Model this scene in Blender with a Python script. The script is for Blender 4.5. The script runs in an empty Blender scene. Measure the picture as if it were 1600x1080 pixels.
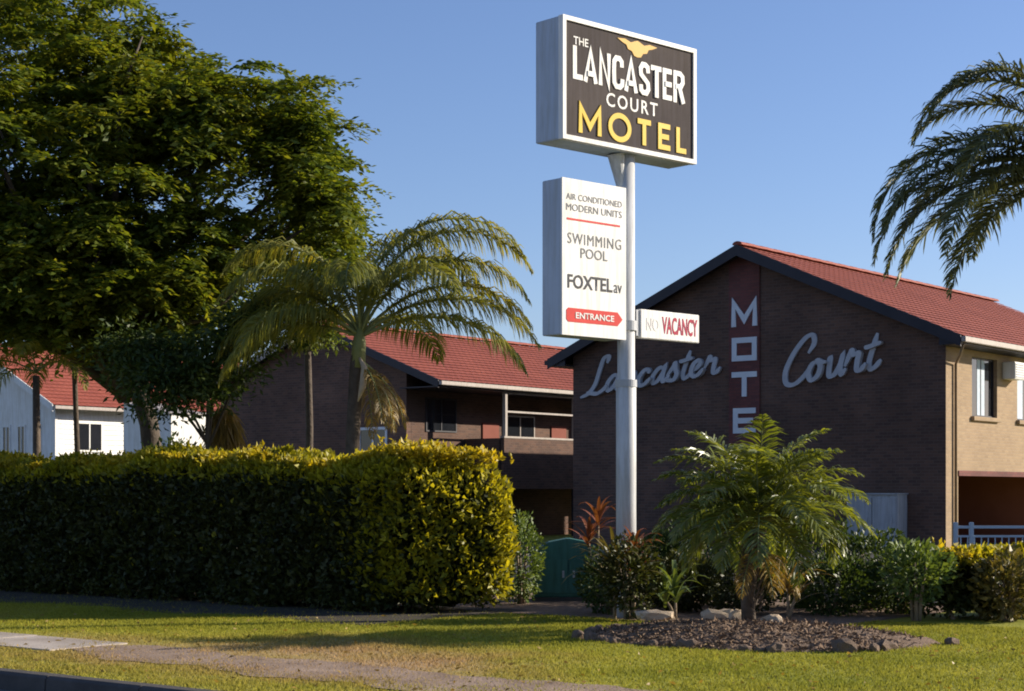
import bpy, bmesh, math, random
import numpy as np
from mathutils import Vector, Matrix

random.seed(7)
RNG = np.random.default_rng(7)
SC = bpy.context.scene
COL = SC.collection
R_ = math.radians

# ------------------------------------------------------------------ camera
YAW = 38.1
cam_d = bpy.data.cameras.new('camera')
cam = bpy.data.objects.new('camera', cam_d)
COL.objects.link(cam)
cam.location = (0, 0, 1.55)
cam.rotation_euler = (R_(90), R_(0.0), R_(YAW))
cam_d.sensor_width = 36
cam_d.lens = 36 * 2680 / 1600
cam_d.shift_y = 230 / 1600
cam_d.clip_end = 3000
SC.camera = cam

# ------------------------------------------------------------------ sky, sun, exposure
SUN_EL = 20.5
SUN_DIR = Vector((0.616, 0.788, 0)).normalized() * math.cos(R_(SUN_EL))
SUN_DIR.z = math.sin(R_(SUN_EL))
world = bpy.data.worlds.new('World')
SC.world = world
world.use_nodes = True
wn = world.node_tree
sky = wn.nodes.new('ShaderNodeTexSky')
sky.sky_type = 'NISHITA'
sky.sun_disc = False
sky.sun_elevation = R_(SUN_EL)
sky.sun_rotation = math.atan2(SUN_DIR.x, SUN_DIR.y)
sky.altitude = 50
sky.air_density = 1.0
sky.dust_density = 0.5
sky.ozone_density = 5.0
bg = wn.nodes['Background']
bg.inputs['Strength'].default_value = 0.098
tint = wn.nodes.new('ShaderNodeMix'); tint.data_type = 'RGBA'; tint.blend_type = 'MULTIPLY'
tint.inputs[0].default_value = 1.0
tint.inputs[7].default_value = (1.08, 0.93, 0.97, 1)      # slightly violet-blue air
wn.links.new(sky.outputs[0], tint.inputs[6])
wn.links.new(tint.outputs[2], bg.inputs[0])
sun_d = bpy.data.lights.new('sun', 'SUN')
sun_d.energy = 5.0
sun_d.angle = R_(0.5)
sun_d.color = (1.0, 0.90, 0.74)
sun = bpy.data.objects.new('sun', sun_d)
COL.objects.link(sun)
sun.location = (20, 30, 30)
sun.rotation_euler = SUN_DIR.to_track_quat('Z', 'Y').to_euler()
SC.view_settings.view_transform = 'Standard'
SC.view_settings.look = 'None'
SC.view_settings.exposure = 0.75
SC.view_settings.gamma = 1.0
SC.cycles.filter_width = 1.9
SC.cycles.max_bounces = 6
SC.cycles.transparent_max_bounces = 6

# ------------------------------------------------------------------ materials
def new_mat(name):
    m = bpy.data.materials.new(name)
    m.use_nodes = True
    return m, m.node_tree, m.node_tree.nodes['Principled BSDF']

def nd(nt, t, **kw):
    n = nt.nodes.new(t)
    for k, v in kw.items():
        if k in n.inputs:
            n.inputs[k].default_value = v
        else:
            setattr(n, k, v)
    return n

def ramp(nt, fac, stops):
    r = nt.nodes.new('ShaderNodeValToRGB')
    els = r.color_ramp.elements
    while len(els) < len(stops):
        els.new(0.5)
    for e, (p, c) in zip(els, stops):
        e.position = p
        e.color = (c[0], c[1], c[2], 1)
    nt.links.new(fac, r.inputs[0])
    return r

def surf(name, c1, c2, scale=3.0, rough=0.8, bump=0.2, bscale=40.0, spec=0.3, detail=6.0, streak=0.0):
    """noise-mottled surface with fine relief"""
    m, nt, b = new_mat(name)
    tc = nd(nt, 'ShaderNodeTexCoord')
    n1 = nd(nt, 'ShaderNodeTexNoise', Scale=scale, Detail=detail, Roughness=0.65)
    nt.links.new(tc.outputs['Object'], n1.inputs['Vector'])
    r = ramp(nt, n1.outputs['Fac'], [(0.3, c1), (0.7, c2)])
    nt.links.new(r.outputs[0], b.inputs['Base Color'])
    if streak:                                       # rain streaks and grime running down
        mp = nd(nt, 'ShaderNodeMapping'); mp.inputs['Scale'].default_value = (9, 9, 0.7)
        nt.links.new(tc.outputs['Object'], mp.inputs[0])
        n3 = nd(nt, 'ShaderNodeTexNoise', Scale=1.6, Detail=6.0, Roughness=0.7)
        nt.links.new(mp.outputs[0], n3.inputs['Vector'])
        g = 1 - streak
        r3 = ramp(nt, n3.outputs['Fac'], [(0.36, (g, g * 0.97, g * 0.90)), (0.58, (1, 1, 1))])
        mx = nd(nt, 'ShaderNodeMix', data_type='RGBA', blend_type='MULTIPLY'); mx.inputs[0].default_value = 1
        nt.links.new(r.outputs[0], mx.inputs[6]); nt.links.new(r3.outputs[0], mx.inputs[7])
        nt.links.new(mx.outputs[2], b.inputs['Base Color'])
    n2 = nd(nt, 'ShaderNodeTexNoise', Scale=bscale, Detail=4.0)
    nt.links.new(tc.outputs['Object'], n2.inputs['Vector'])
    bp = nd(nt, 'ShaderNodeBump', Strength=bump, Distance=0.02)
    nt.links.new(n2.outputs['Fac'], bp.inputs['Height'])
    nt.links.new(bp.outputs[0], b.inputs['Normal'])
    b.inputs['Roughness'].default_value = rough
    b.inputs['Specular IOR Level'].default_value = spec
    return m

def brick_mat(name, c1, c2, mortar, rough=0.85, blotch=0.35):
    m, nt, b = new_mat(name)
    g = nd(nt, 'ShaderNodeNewGeometry')
    sx = nd(nt, 'ShaderNodeSeparateXYZ')
    nt.links.new(g.outputs['Position'], sx.inputs[0])
    add = nd(nt, 'ShaderNodeMath', operation='ADD')
    nt.links.new(sx.outputs[0], add.inputs[0]); nt.links.new(sx.outputs[1], add.inputs[1])
    cb = nd(nt, 'ShaderNodeCombineXYZ')
    nt.links.new(add.outputs[0], cb.inputs[0]); nt.links.new(sx.outputs[2], cb.inputs[1])
    bt = nd(nt, 'ShaderNodeTexBrick')
    bt.inputs['Color1'].default_value = (*c1, 1); bt.inputs['Color2'].default_value = (*c2, 1)
    bt.inputs['Mortar'].default_value = (*mortar, 1)
    bt.inputs['Scale'].default_value = 1.0
    bt.inputs['Mortar Size'].default_value = 0.008
    bt.inputs['Brick Width'].default_value = 0.24
    bt.inputs['Row Height'].default_value = 0.086
    nt.links.new(cb.outputs[0], bt.inputs['Vector'])
    no = nd(nt, 'ShaderNodeTexNoise', Scale=0.7, Detail=5.0)
    nt.links.new(g.outputs['Position'], no.inputs['Vector'])
    rr = ramp(nt, no.outputs['Fac'], [(0.3, (1 - blotch,) * 3), (0.7, (1 + blotch * 0.2,) * 3)])
    mx = nd(nt, 'ShaderNodeMix', data_type='RGBA', blend_type='MULTIPLY')
    mx.inputs[0].default_value = 1.0
    nt.links.new(bt.outputs['Color'], mx.inputs[6]); nt.links.new(rr.outputs[0], mx.inputs[7])
    nt.links.new(mx.outputs[2], b.inputs['Base Color'])
    bp = nd(nt, 'ShaderNodeBump', Strength=0.5, Distance=0.01, invert=True)
    nt.links.new(bt.outputs['Fac'], bp.inputs['Height'])
    nt.links.new(bp.outputs[0], b.inputs['Normal'])
    b.inputs['Roughness'].default_value = rough
    b.inputs['Specular IOR Level'].default_value = 0.2
    return m

def leaf_mat(name, stops, transl=0.35, rough=0.5, patch=None, spec=0.3):
    """leaf colour varies leaf by leaf and in soft patches; thin leaves pass light"""
    m, nt, b = new_mat(name)
    g = nd(nt, 'ShaderNodeNewGeometry')
    fac = g.outputs['Random Per Island']
    no = nd(nt, 'ShaderNodeTexNoise', Scale=patch or 0.8, Detail=3.0)
    nt.links.new(g.outputs['Position'], no.inputs['Vector'])
    mx = nd(nt, 'ShaderNodeMath', operation='MULTIPLY_ADD')
    nt.links.new(fac, mx.inputs[0]); mx.inputs[1].default_value = 0.6
    sub = nd(nt, 'ShaderNodeMath', operation='MULTIPLY_ADD')
    nt.links.new(no.outputs['Fac'], sub.inputs[0]); sub.inputs[1].default_value = 1.2; sub.inputs[2].default_value = -0.4
    nt.links.new(sub.outputs[0], mx.inputs[2])
    r = ramp(nt, mx.outputs[0], stops)
    nt.links.new(r.outputs[0], b.inputs['Base Color'])
    b.inputs['Roughness'].default_value = rough
    b.inputs['Specular IOR Level'].default_value = spec
    tr = nd(nt, 'ShaderNodeBsdfTranslucent')
    br = nd(nt, 'ShaderNodeMix', data_type='RGBA', blend_type='MULTIPLY')
    br.inputs[0].default_value = 1.0
    br.inputs[7].default_value = (1.5, 1.35, 0.5, 1)
    nt.links.new(r.outputs[0], br.inputs[6])
    nt.links.new(br.outputs[2], tr.inputs['Color'])
    ms = nd(nt, 'ShaderNodeMixShader')
    ms.inputs[0].default_value = transl
    out = nt.nodes['Material Output']
    nt.links.new(b.outputs[0], ms.inputs[1]); nt.links.new(tr.outputs[0], ms.inputs[2])
    nt.links.new(ms.outputs[0], out.inputs['Surface'])
    return m

def lawn_colour(nt, pos):
    """green lawn with dry straw-coloured patches near the worn path side"""
    n1 = nd(nt, 'ShaderNodeTexNoise', Scale=0.45, Detail=5.0, Roughness=0.6)
    nt.links.new(pos, n1.inputs['Vector'])
    n2 = nd(nt, 'ShaderNodeTexNoise', Scale=5.0, Detail=5.0, Roughness=0.7)
    nt.links.new(pos, n2.inputs['Vector'])
    sx = nd(nt, 'ShaderNodeSeparateXYZ'); nt.links.new(pos, sx.inputs[0])
    # dryness grows towards the footpath (world y 11.5 .. 14) and to the left
    mr = nd(nt, 'ShaderNodeMapRange')
    mr.inputs[1].default_value = 14.2; mr.inputs[2].default_value = 12.0
    nt.links.new(sx.outputs[1], mr.inputs[0])
    mr2 = nd(nt, 'ShaderNodeMapRange')
    mr2.inputs[1].default_value = -7.6; mr2.inputs[2].default_value = -10.2
    nt.links.new(sx.outputs[0], mr2.inputs[0])
    mu = nd(nt, 'ShaderNodeMath', operation='MULTIPLY')
    nt.links.new(mr.outputs[0], mu.inputs[0]); nt.links.new(mr2.outputs[0], mu.inputs[1])
    mr3 = nd(nt, 'ShaderNodeMapRange')
    mr3.inputs[1].default_value = -16.0; mr3.inputs[2].default_value = -12.8; mr3.inputs[3].default_value = 0.25
    nt.links.new(sx.outputs[0], mr3.inputs[0])
    mu3 = nd(nt, 'ShaderNodeMath', operation='MULTIPLY')
    nt.links.new(mu.outputs[0], mu3.inputs[0]); nt.links.new(mr3.outputs[0], mu3.inputs[1])
    mr4 = nd(nt, 'ShaderNodeMapRange')
    mr4.inputs[1].default_value = 9.7; mr4.inputs[2].default_value = 10.5; mr4.inputs[3].default_value = 0.4
    nt.links.new(sx.outputs[1], mr4.inputs[0])
    mu4 = nd(nt, 'ShaderNodeMath', operation='MULTIPLY')
    nt.links.new(mu3.outputs[0], mu4.inputs[0]); nt.links.new(mr4.outputs[0], mu4.inputs[1]); mu = mu4
    ad = nd(nt, 'ShaderNodeMath', operation='MULTIPLY_ADD')
    nt.links.new(n1.outputs['Fac'], ad.inputs[0]); ad.inputs[1].default_value = 1.1
    sb = nd(nt, 'ShaderNodeMath', operation='MULTIPLY_ADD')
    nt.links.new(mu.outputs[0], sb.inputs[0]); sb.inputs[1].default_value = 0.62; sb.inputs[2].default_value = -0.45
    nt.links.new(sb.outputs[0], ad.inputs[2])
    ad2 = nd(nt, 'ShaderNodeMath', operation='MULTIPLY_ADD')
    nt.links.new(n2.outputs['Fac'], ad2.inputs[0]); ad2.inputs[1].default_value = 0.35
    nt.links.new(ad.outputs[0], ad2.inputs[2])
    return ramp(nt, ad2.outputs[0], [(0.1, (0.20, 0.215, 0.028)), (0.42, (0.32, 0.305, 0.045)),
                                      (0.66, (0.34, 0.27, 0.075)), (0.92, (0.40, 0.27, 0.14))])

def lawn_mat(name, blades=False):
    m, nt, b = new_mat(name)
    g = nd(nt, 'ShaderNodeNewGeometry')
    r = lawn_colour(nt, g.outputs['Position'])
    col = r.outputs[0]
    b.inputs['Roughness'].default_value = 0.8
    b.inputs['Specular IOR Level'].default_value = 0.15
    if blades:
        v = ramp(nt, g.outputs['Random Per Island'], [(0, (0.7, 0.7, 0.6)), (1, (1.35, 1.3, 1.1))])
        mx = nd(nt, 'ShaderNodeMix', data_type='RGBA', blend_type='MULTIPLY'); mx.inputs[0].default_value = 1
        nt.links.new(col, mx.inputs[6]); nt.links.new(v.outputs[0], mx.inputs[7])
        tr = nd(nt, 'ShaderNodeBsdfTranslucent'); nt.links.new(mx.outputs[2], tr.inputs[0])
        nt.links.new(mx.outputs[2], b.inputs['Base Color'])
        ms = nd(nt, 'ShaderNodeMixShader'); ms.inputs[0].default_value = 0.45
        nt.links.new(b.outputs[0], ms.inputs[1]); nt.links.new(tr.outputs[0], ms.inputs[2])
        nt.links.new(ms.outputs[0], nt.nodes['Material Output'].inputs[0])
    else:
        nt.links.new(col, b.inputs['Base Color'])
        n = nd(nt, 'ShaderNodeTexNoise', Scale=30.0, Detail=5.0)
        nt.links.new(g.outputs['Position'], n.inputs['Vector'])
        bp = nd(nt, 'ShaderNodeBump', Strength=0.6, Distance=0.03)
        nt.links.new(n.outputs['Fac'], bp.inputs['Height']); nt.links.new(bp.outputs[0], b.inputs['Normal'])
    return m

M = {}
M['brick_dark'] = brick_mat('dark_brown_brick', (0.165, 0.092, 0.066), (0.105, 0.064, 0.052), (0.155, 0.108, 0.086))
M['brick_red'] = brick_mat('red_brown_brick', (0.21, 0.075, 0.065), (0.15, 0.06, 0.058), (0.14, 0.07, 0.064))
M['brick_tan'] = brick_mat('tan_brick', (0.36, 0.255, 0.155), (0.30, 0.21, 0.13), (0.33, 0.25, 0.175), blotch=0.12)
M['roof_red'] = surf('red_roof_tile', (0.26, 0.062, 0.04), (0.36, 0.095, 0.06), 0.9, 0.75, 0.25, 25, streak=0.25)
M['fascia'] = surf('dark_fascia_paint', (0.018, 0.016, 0.024), (0.03, 0.026, 0.034), 2, 0.5, 0.05)
M['gutter'] = surf('pale_gutter_paint', (0.36, 0.31, 0.28), (0.44, 0.39, 0.35), 2, 0.5, 0.05, streak=0.2)
M['white_paint'] = surf('white_paint', (0.70, 0.69, 0.66), (0.80, 0.79, 0.77), 2.5, 0.5, 0.08, streak=0.15)
M['sign_white'] = surf('sign_white_enamel', (0.76, 0.75, 0.73), (0.82, 0.81, 0.80), 1.5, 0.35, 0.02, spec=0.1, streak=0.16)
M['sign_side'] = surf('sign_cabinet_grey', (0.40, 0.46, 0.55), (0.46, 0.52, 0.61), 1.5, 0.6, 0.05, streak=0.15)
M['sign_dark'] = surf('sign_charcoal_panel', (0.07, 0.06, 0.062), (0.095, 0.08, 0.078), 1.2, 0.85, 0.02, spec=0.08, streak=0.2)
M['sign_gold'] = surf('sign_gold_paint', (0.62, 0.42, 0.03), (0.70, 0.48, 0.05), 3, 0.4, 0.02, spec=0.1)
M['emblem_gold'] = surf('emblem_gold_paint', (0.55, 0.30, 0.04), (0.62, 0.38, 0.06), 3, 0.4, 0.02, spec=0.1)
M['sign_red'] = surf('sign_red_paint', (0.50, 0.035, 0.03), (0.58, 0.05, 0.04), 3, 0.4, 0.02, spec=0.1)
M['sign_maroon'] = surf('sign_maroon_paint', (0.34, 0.015, 0.05), (0.42, 0.025, 0.06), 3, 0.4, 0.02, spec=0.1)
M['sign_ink'] = surf('sign_black_ink', (0.03, 0.03, 0.035), (0.06, 0.06, 0.065), 6, 0.5, 0.02, spec=0.1)
M['sign_faded'] = surf('sign_faded_ink', (0.13, 0.13, 0.13), (0.20, 0.20, 0.20), 6, 0.5, 0.02, spec=0.1)
M['faint_ink'] = surf('sign_faint_ink', (0.60, 0.58, 0.57), (0.66, 0.64, 0.63), 6, 0.5, 0.02)
M['wall_letter'] = surf('pale_blue_white_letter', (0.60, 0.62, 0.66), (0.70, 0.72, 0.75), 2, 0.5, 0.04)
M['script_letter'] = surf('weathered_silver_letter', (0.40, 0.40, 0.42), (0.50, 0.50, 0.52), 3, 0.6, 0.04)
M['pole'] = surf('pole_white_paint', (0.50, 0.51, 0.53), (0.60, 0.61, 0.62), 1.8, 0.5, 0.06, streak=0.28)
M['steel'] = surf('galvanised_steel', (0.35, 0.36, 0.38), (0.45, 0.46, 0.48), 8, 0.4, 0.05)
M['fence_paint'] = surf('pale_blue_fence_paint', (0.34, 0.42, 0.50), (0.42, 0.50, 0.57), 4, 0.5, 0.03)
M['cabinet'] = surf('pale_grey_cabinet', (0.36, 0.37, 0.40), (0.44, 0.45, 0.47), 2, 0.6, 0.05, streak=0.2)
M['glass'] = surf('dark_window_glass', (0.012, 0.014, 0.018), (0.02, 0.022, 0.028), 1, 0.08, 0.0, spec=0.6)
M['curtain'] = surf('pale_curtain', (0.42, 0.50, 0.58), (0.55, 0.62, 0.70), 6, 0.9, 0.1)
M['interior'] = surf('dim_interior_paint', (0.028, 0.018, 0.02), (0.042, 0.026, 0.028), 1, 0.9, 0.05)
M['redwall'] = surf('red_brown_interior', (0.22, 0.07, 0.05), (0.26, 0.09, 0.07), 1, 0.9, 0.05)
M['concrete'] = surf('weathered_footpath_concrete', (0.28, 0.225, 0.18), (0.54, 0.47, 0.40), 1.1, 0.9, 0.4, 60)
M['kerb'] = surf('kerb_concrete', (0.05, 0.045, 0.042), (0.10, 0.09, 0.082), 2.0, 0.9, 0.3, 50)
M['asphalt'] = surf('road_asphalt', (0.10, 0.095, 0.095), (0.16, 0.15, 0.15), 1.0, 0.9, 0.4, 120)
M['carpark'] = surf('carpark_asphalt', (0.05, 0.048, 0.05), (0.075, 0.07, 0.07), 0.6, 0.9, 0.4, 80)
M['mulch'] = surf('brown_mulch', (0.13, 0.085, 0.055), (0.27, 0.185, 0.125), 9.0, 0.95, 1.0, 45)
M['stone'] = surf('grey_brown_stone', (0.10, 0.065, 0.045), (0.24, 0.17, 0.12), 9.0, 0.9, 0.6, 30)
M['stone_pale'] = surf('pale_sandstone', (0.42, 0.32, 0.22), (0.55, 0.44, 0.32), 5.0, 0.9, 0.4, 30)
M['bark'] = surf('grey_brown_bark', (0.05, 0.038, 0.028), (0.11, 0.085, 0.065), 6, 0.9, 0.8, 25)
M['palm_bark'] = surf('palm_trunk_bark', (0.06, 0.045, 0.035), (0.13, 0.10, 0.075), 7, 0.9, 0.8, 20)
M['stem_pale'] = surf('pale_shrub_stem', (0.20, 0.15, 0.10), (0.30, 0.23, 0.16), 6, 0.9, 0.5, 25)
M['rachis'] = surf('palm_midrib', (0.16, 0.19, 0.06), (0.26, 0.26, 0.11), 5, 0.6, 0.1)
M['tree_leaf'] = leaf_mat('tree_leaf', [(0.0, (0.045, 0.08, 0.016)), (0.45, (0.11, 0.15, 0.02)), (0.9, (0.22, 0.225, 0.026))], 0.45)
M['feather_leaf'] = leaf_mat('feathery_leaf', [(0.0, (0.05, 0.085, 0.02)), (0.9, (0.15, 0.18, 0.035))], 0.42)
M['bush_leaf'] = leaf_mat('bush_leaf', [(0.0, (0.02, 0.045, 0.012)), (0.9, (0.07, 0.10, 0.02))], 0.3)
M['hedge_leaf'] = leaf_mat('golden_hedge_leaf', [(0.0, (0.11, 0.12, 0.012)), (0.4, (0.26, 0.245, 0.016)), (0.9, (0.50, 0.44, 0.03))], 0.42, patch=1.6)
M['olive_and_shade_leaf'] = leaf_mat('olive_hedge_shade_leaf', [(0.0, (0.024, 0.034, 0.010)), (0.9, (0.07, 0.075, 0.014))], 0.2, patch=1.6)  # dark green carries the hedge front's shade; plain olive on shrubs
M['shoot_leaf'] = leaf_mat('hedge_new_shoot', [(0.0, (0.26, 0.22, 0.014)), (0.9, (0.50, 0.39, 0.025))], 0.40, patch=1.6)
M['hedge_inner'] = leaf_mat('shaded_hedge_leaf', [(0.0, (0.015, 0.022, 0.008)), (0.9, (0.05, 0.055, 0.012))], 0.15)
M['queen_leaf'] = leaf_mat('queen_palm_leaflet', [(0.0, (0.10, 0.13, 0.035)), (0.55, (0.22, 0.225, 0.045)), (1.0, (0.38, 0.31, 0.05))], 0.45, patch=0.5)
M['palm_leaf'] = leaf_mat('grey_green_palm_leaflet', [(0.0, (0.07, 0.085, 0.04)), (1.0, (0.17, 0.18, 0.075))], 0.3, patch=0.5)
M['pygmy_leaf'] = leaf_mat('glossy_palm_leaflet', [(0.0, (0.07, 0.105, 0.018)), (1.0, (0.25, 0.27, 0.04))], 0.42, rough=0.35, spec=0.7)
M['dead_leaf'] = leaf_mat('dry_palm_leaf', [(0.0, (0.16, 0.11, 0.03)), (1.0, (0.36, 0.24, 0.06))], 0.25)
M['red_leaf'] = leaf_mat('red_cordyline_leaf', [(0.0, (0.12, 0.03, 0.02)), (1.0, (0.30, 0.11, 0.045))], 0.25)
M['strap_leaf'] = leaf_mat('olive_strap_leaf', [(0.0, (0.07, 0.075, 0.02)), (1.0, (0.22, 0.17, 0.06))], 0.25)
M['teal_paint'] = surf('dull_teal_enamel', (0.045, 0.15, 0.12), (0.06, 0.185, 0.15), 2.0, 0.6, 0.05, streak=0.25)
M['lime_leaf'] = leaf_mat('light_green_leaf', [(0.0, (0.07, 0.12, 0.03)), (1.0, (0.17, 0.22, 0.06))], 0.3)
M['lawn'] = lawn_mat('lawn_soil_and_thatch')
M['blade'] = lawn_mat('grass_blade', True)

# ------------------------------------------------------------------ helpers
def tag(o, label=None, cat=None, group=None, kind=None):
    if label: o['label'] = label
    if cat: o['category'] = cat
    if group: o['group'] = group
    if kind: o['kind'] = kind
    return o

def empty(name, loc, rz=0.0, label=None, cat=None, group=None):
    o = bpy.data.objects.new(name, None)
    COL.objects.link(o)
    o.location = loc
    o.rotation_euler = (0, 0, rz)
    o.empty_display_size = 0.3
    return tag(o, label, cat, group)

def link(name, me, mat, parent=None, loc=None, rot=None):
    o = bpy.data.objects.new(name, me)
    COL.objects.link(o)
    if mat is not None and not me.materials:
        me.materials.append(mat if not isinstance(mat, str) else M[mat])
    if parent is not None: o.parent = parent
    if loc is not None: o.location = loc
    if rot is not None: o.rotation_euler = rot
    return o

def mesh(name, verts, faces, mat, parent=None, smooth=False, loc=None, rot=None):
    me = bpy.data.meshes.new(name)
    me.from_pydata([tuple(v) for v in verts], [], faces)
    me.update()
    if smooth:
        me.polygons.foreach_set('use_smooth', [True] * len(me.polygons))
    return link(name, me, mat, parent, loc, rot)

def np_mesh(name, V, nper, mat, parent=None):
    """V (N, nper, 3): N separate polygons of nper corners"""
    N = V.shape[0]
    me = bpy.data.meshes.new(name)
    me.vertices.add(N * nper)
    me.vertices.foreach_set('co', V.reshape(-1).astype(np.float32))
    me.loops.add(N * nper)
    me.loops.foreach_set('vertex_index', np.arange(N * nper, dtype=np.int32))
    me.polygons.add(N)
    me.polygons.foreach_set('loop_start', np.arange(0, N * nper, nper, dtype=np.int32))
    me.update(calc_edges=True)
    me.validate()
    return link(name, me, mat, parent)

class MB:
    def __init__(s): s.v = []; s.f = []
    def add(s, vs, fs):
        k = len(s.v); s.v += [tuple(v) for v in vs]; s.f += [tuple(i + k for i in f) for f in fs]; return s
    def box(s, a, b):
        x0, y0, z0 = a; x1, y1, z1 = b
        return s.add([(x0,y0,z0),(x1,y0,z0),(x1,y1,z0),(x0,y1,z0),(x0,y0,z1),(x1,y0,z1),(x1,y1,z1),(x0,y1,z1)],
                     [(0,3,2,1),(4,5,6,7),(0,1,5,4),(1,2,6,5),(2,3,7,6),(3,0,4,7)])
    def prism(s, poly, axis, t0, t1):
        """2-D polygon extruded along axis ('y': poly is x,z; 'x': poly is y,z; 'z': poly is x,y)"""
        n = len(poly)
        def p(q, t): return {'y': (q[0], t, q[1]), 'x': (t, q[0], q[1]), 'z': (q[0], q[1], t)}[axis]
        vs = [p(q, t0) for q in poly] + [p(q, t1) for q in poly]
        return s.add(vs, [tuple(range(n)), tuple(range(2*n-1, n-1, -1))] + [(i, i+n, (i+1)%n+n, (i+1)%n) for i in range(n)])
    def tube(s, pts, radii, n=8, cap=True):
        pts = [Vector(p) for p in pts]
        rings = []
        for i, p in enumerate(pts):
            t = (pts[min(i+1, len(pts)-1)] - pts[max(i-1, 0)]).normalized()
            a = t.orthogonal().normalized() if i == 0 else (a - t * a.dot(t)).normalized()
            b = t.cross(a)
            r = radii[i]
            rings.append([p + (a * math.cos(2*math.pi*k/n) + b * math.sin(2*math.pi*k/n)) * r for k in range(n)])
        vs = [v for ring in rings for v in ring]
        fs = [(i*n+k, i*n+(k+1)%n, (i+1)*n+(k+1)%n, (i+1)*n+k) for i in range(len(pts)-1) for k in range(n)]
        if cap:
            fs += [tuple(range(n-1, -1, -1)), tuple(range((len(pts)-1)*n, len(pts)*n))]
        return s.add(vs, fs)
    def build(s, name, mat, parent=None, smooth=False, bevel=0.0):
        me = bpy.data.meshes.new(name)
        me.from_pydata(s.v, [], s.f)
        bm = bmesh.new(); bm.from_mesh(me)
        bmesh.ops.recalc_face_normals(bm, faces=bm.faces[:])
        if bevel:
            bmesh.ops.bevel(bm, geom=bm.edges[:], offset=bevel, segments=2, affect='EDGES')
        bm.to_mesh(me); bm.free()
        if smooth: me.polygons.foreach_set('use_smooth', [True] * len(me.polygons))
        return link(name, me, mat, parent)

def unit(a):
    return a / np.maximum(np.linalg.norm(a, axis=-1, keepdims=True), 1e-9)

def leaves(C, axis, L, W, fold=0.25, rng=RNG):
    """diamond leaves with a folded midrib: returns (N,4,3)"""
    N = len(C)
    axis = unit(axis)
    rnd = rng.normal(size=(N, 3))
    side = unit(np.cross(axis, rnd))
    nrm = np.cross(side, axis)
    L = np.asarray(L).reshape(-1, 1) * np.ones((N, 1)); W = np.asarray(W).reshape(-1, 1) * np.ones((N, 1))
    mid = C + axis * L * 0.45 + nrm * W * fold
    return np.stack([C, mid + side * W * 0.5, C + axis * L - nrm * W * fold, mid - side * W * 0.5], axis=1)

def rand_dirs(n, rng=RNG):
    return unit(rng.normal(size=(n, 3)))

# ------------------------------------------------------------------ ground, road, footpath
def sheet(name, x0, x1, y0, y1, z, mat):
    o = mesh(name, [(x0,y0,z),(x1,y0,z),(x1,y1,z),(x0,y1,z)], [(0,1,2,3)], mat)
    return tag(o, kind='structure')
o = sheet('ground', -900, 900, 9.10, 1500, 0.0, 'lawn')
sheet('road', -900, 900, -900, 9.02, -0.15, 'asphalt')
sheet('car_park', -70, 30, 22.5, 42.40, 0.006, 'carpark')
sheet('garden_soil', -16.2, -9.3, 17.3, 22.45, 0.005, 'mulch')
kerb = empty('kerb', (0, 0, 0)); tag(kerb, kind='structure')
kme = None
for i in range(16):                                   # kerb stones laid end to end
    x = -24.0 + i * 1.2
    mb = MB(); mb.prism([(8.93, -0.2), (9.12, -0.2), (9.12, 0.006), (8.975, 0.006), (8.945, -0.02)], 'x', 0.0, 1.192)
    if kme is None:
        ob = mb.build('kerb_stone', 'kerb', kerb, bevel=0.004); kme = ob.data
    else:
        ob = link('kerb_stone', kme, None, kerb)
    ob.location = (x, 0, 0)
path = empty('footpath', (0, 0, 0)); tag(path, kind='structure')
for i in range(9):
    x = -27.4 + i * 1.5
    mb = MB().box((0, 10.42, -0.05), (1.48, 11.38, 0.018 + random.uniform(-0.004, 0.004)))
    ob = mb.build('slab', 'concrete', path); ob.location = (x, 0, 0)

# dark strip along the hedge foot, standing in for the hedge's shade
def hedge_shade_strip():
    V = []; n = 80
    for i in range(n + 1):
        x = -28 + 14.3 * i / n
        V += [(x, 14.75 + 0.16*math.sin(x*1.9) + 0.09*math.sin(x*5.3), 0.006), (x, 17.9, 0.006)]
    tag(mesh('hedge_shade_strip', V, [(2*i, 2*i+2, 2*i+3, 2*i+1) for i in range(n)], 'shade_strip'), kind='structure')
M['shade_strip'] = surf('hedge_shade_ground', (0.035, 0.028, 0.02), (0.075, 0.06, 0.04), 3.0, 0.95, 0.8, 35)
hedge_shade_strip()
# worn dirt track that carries on where the slabs end
def dirt():
    V = []; n = 60
    for i in range(n + 1):
        x = -14.3 + 9.5 * i / n
        w = 0.5 * math.sin(min(1, (i + 2) / 10) * 1.57)
        c = 10.88 - 0.10 * i / n * 3
        V += [(x, c - w - 0.35*i/n + 0.10*math.sin(x*3.1) + 0.05*math.sin(x*9), 0.008), (x, c + w + 0.09*math.sin(x*2.3+1) + 0.05*math.sin(x*11), 0.008)]
    tag(mesh('dirt_track', V, [(2*i, 2*i+2, 2*i+3, 2*i+1) for i in range(n)], 'dirt'), kind='structure')
M['dirt'] = surf('tan_dirt', (0.20, 0.135, 0.09), (0.36, 0.26, 0.19), 2.2, 0.95, 0.7, 40)
dirt()
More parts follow.
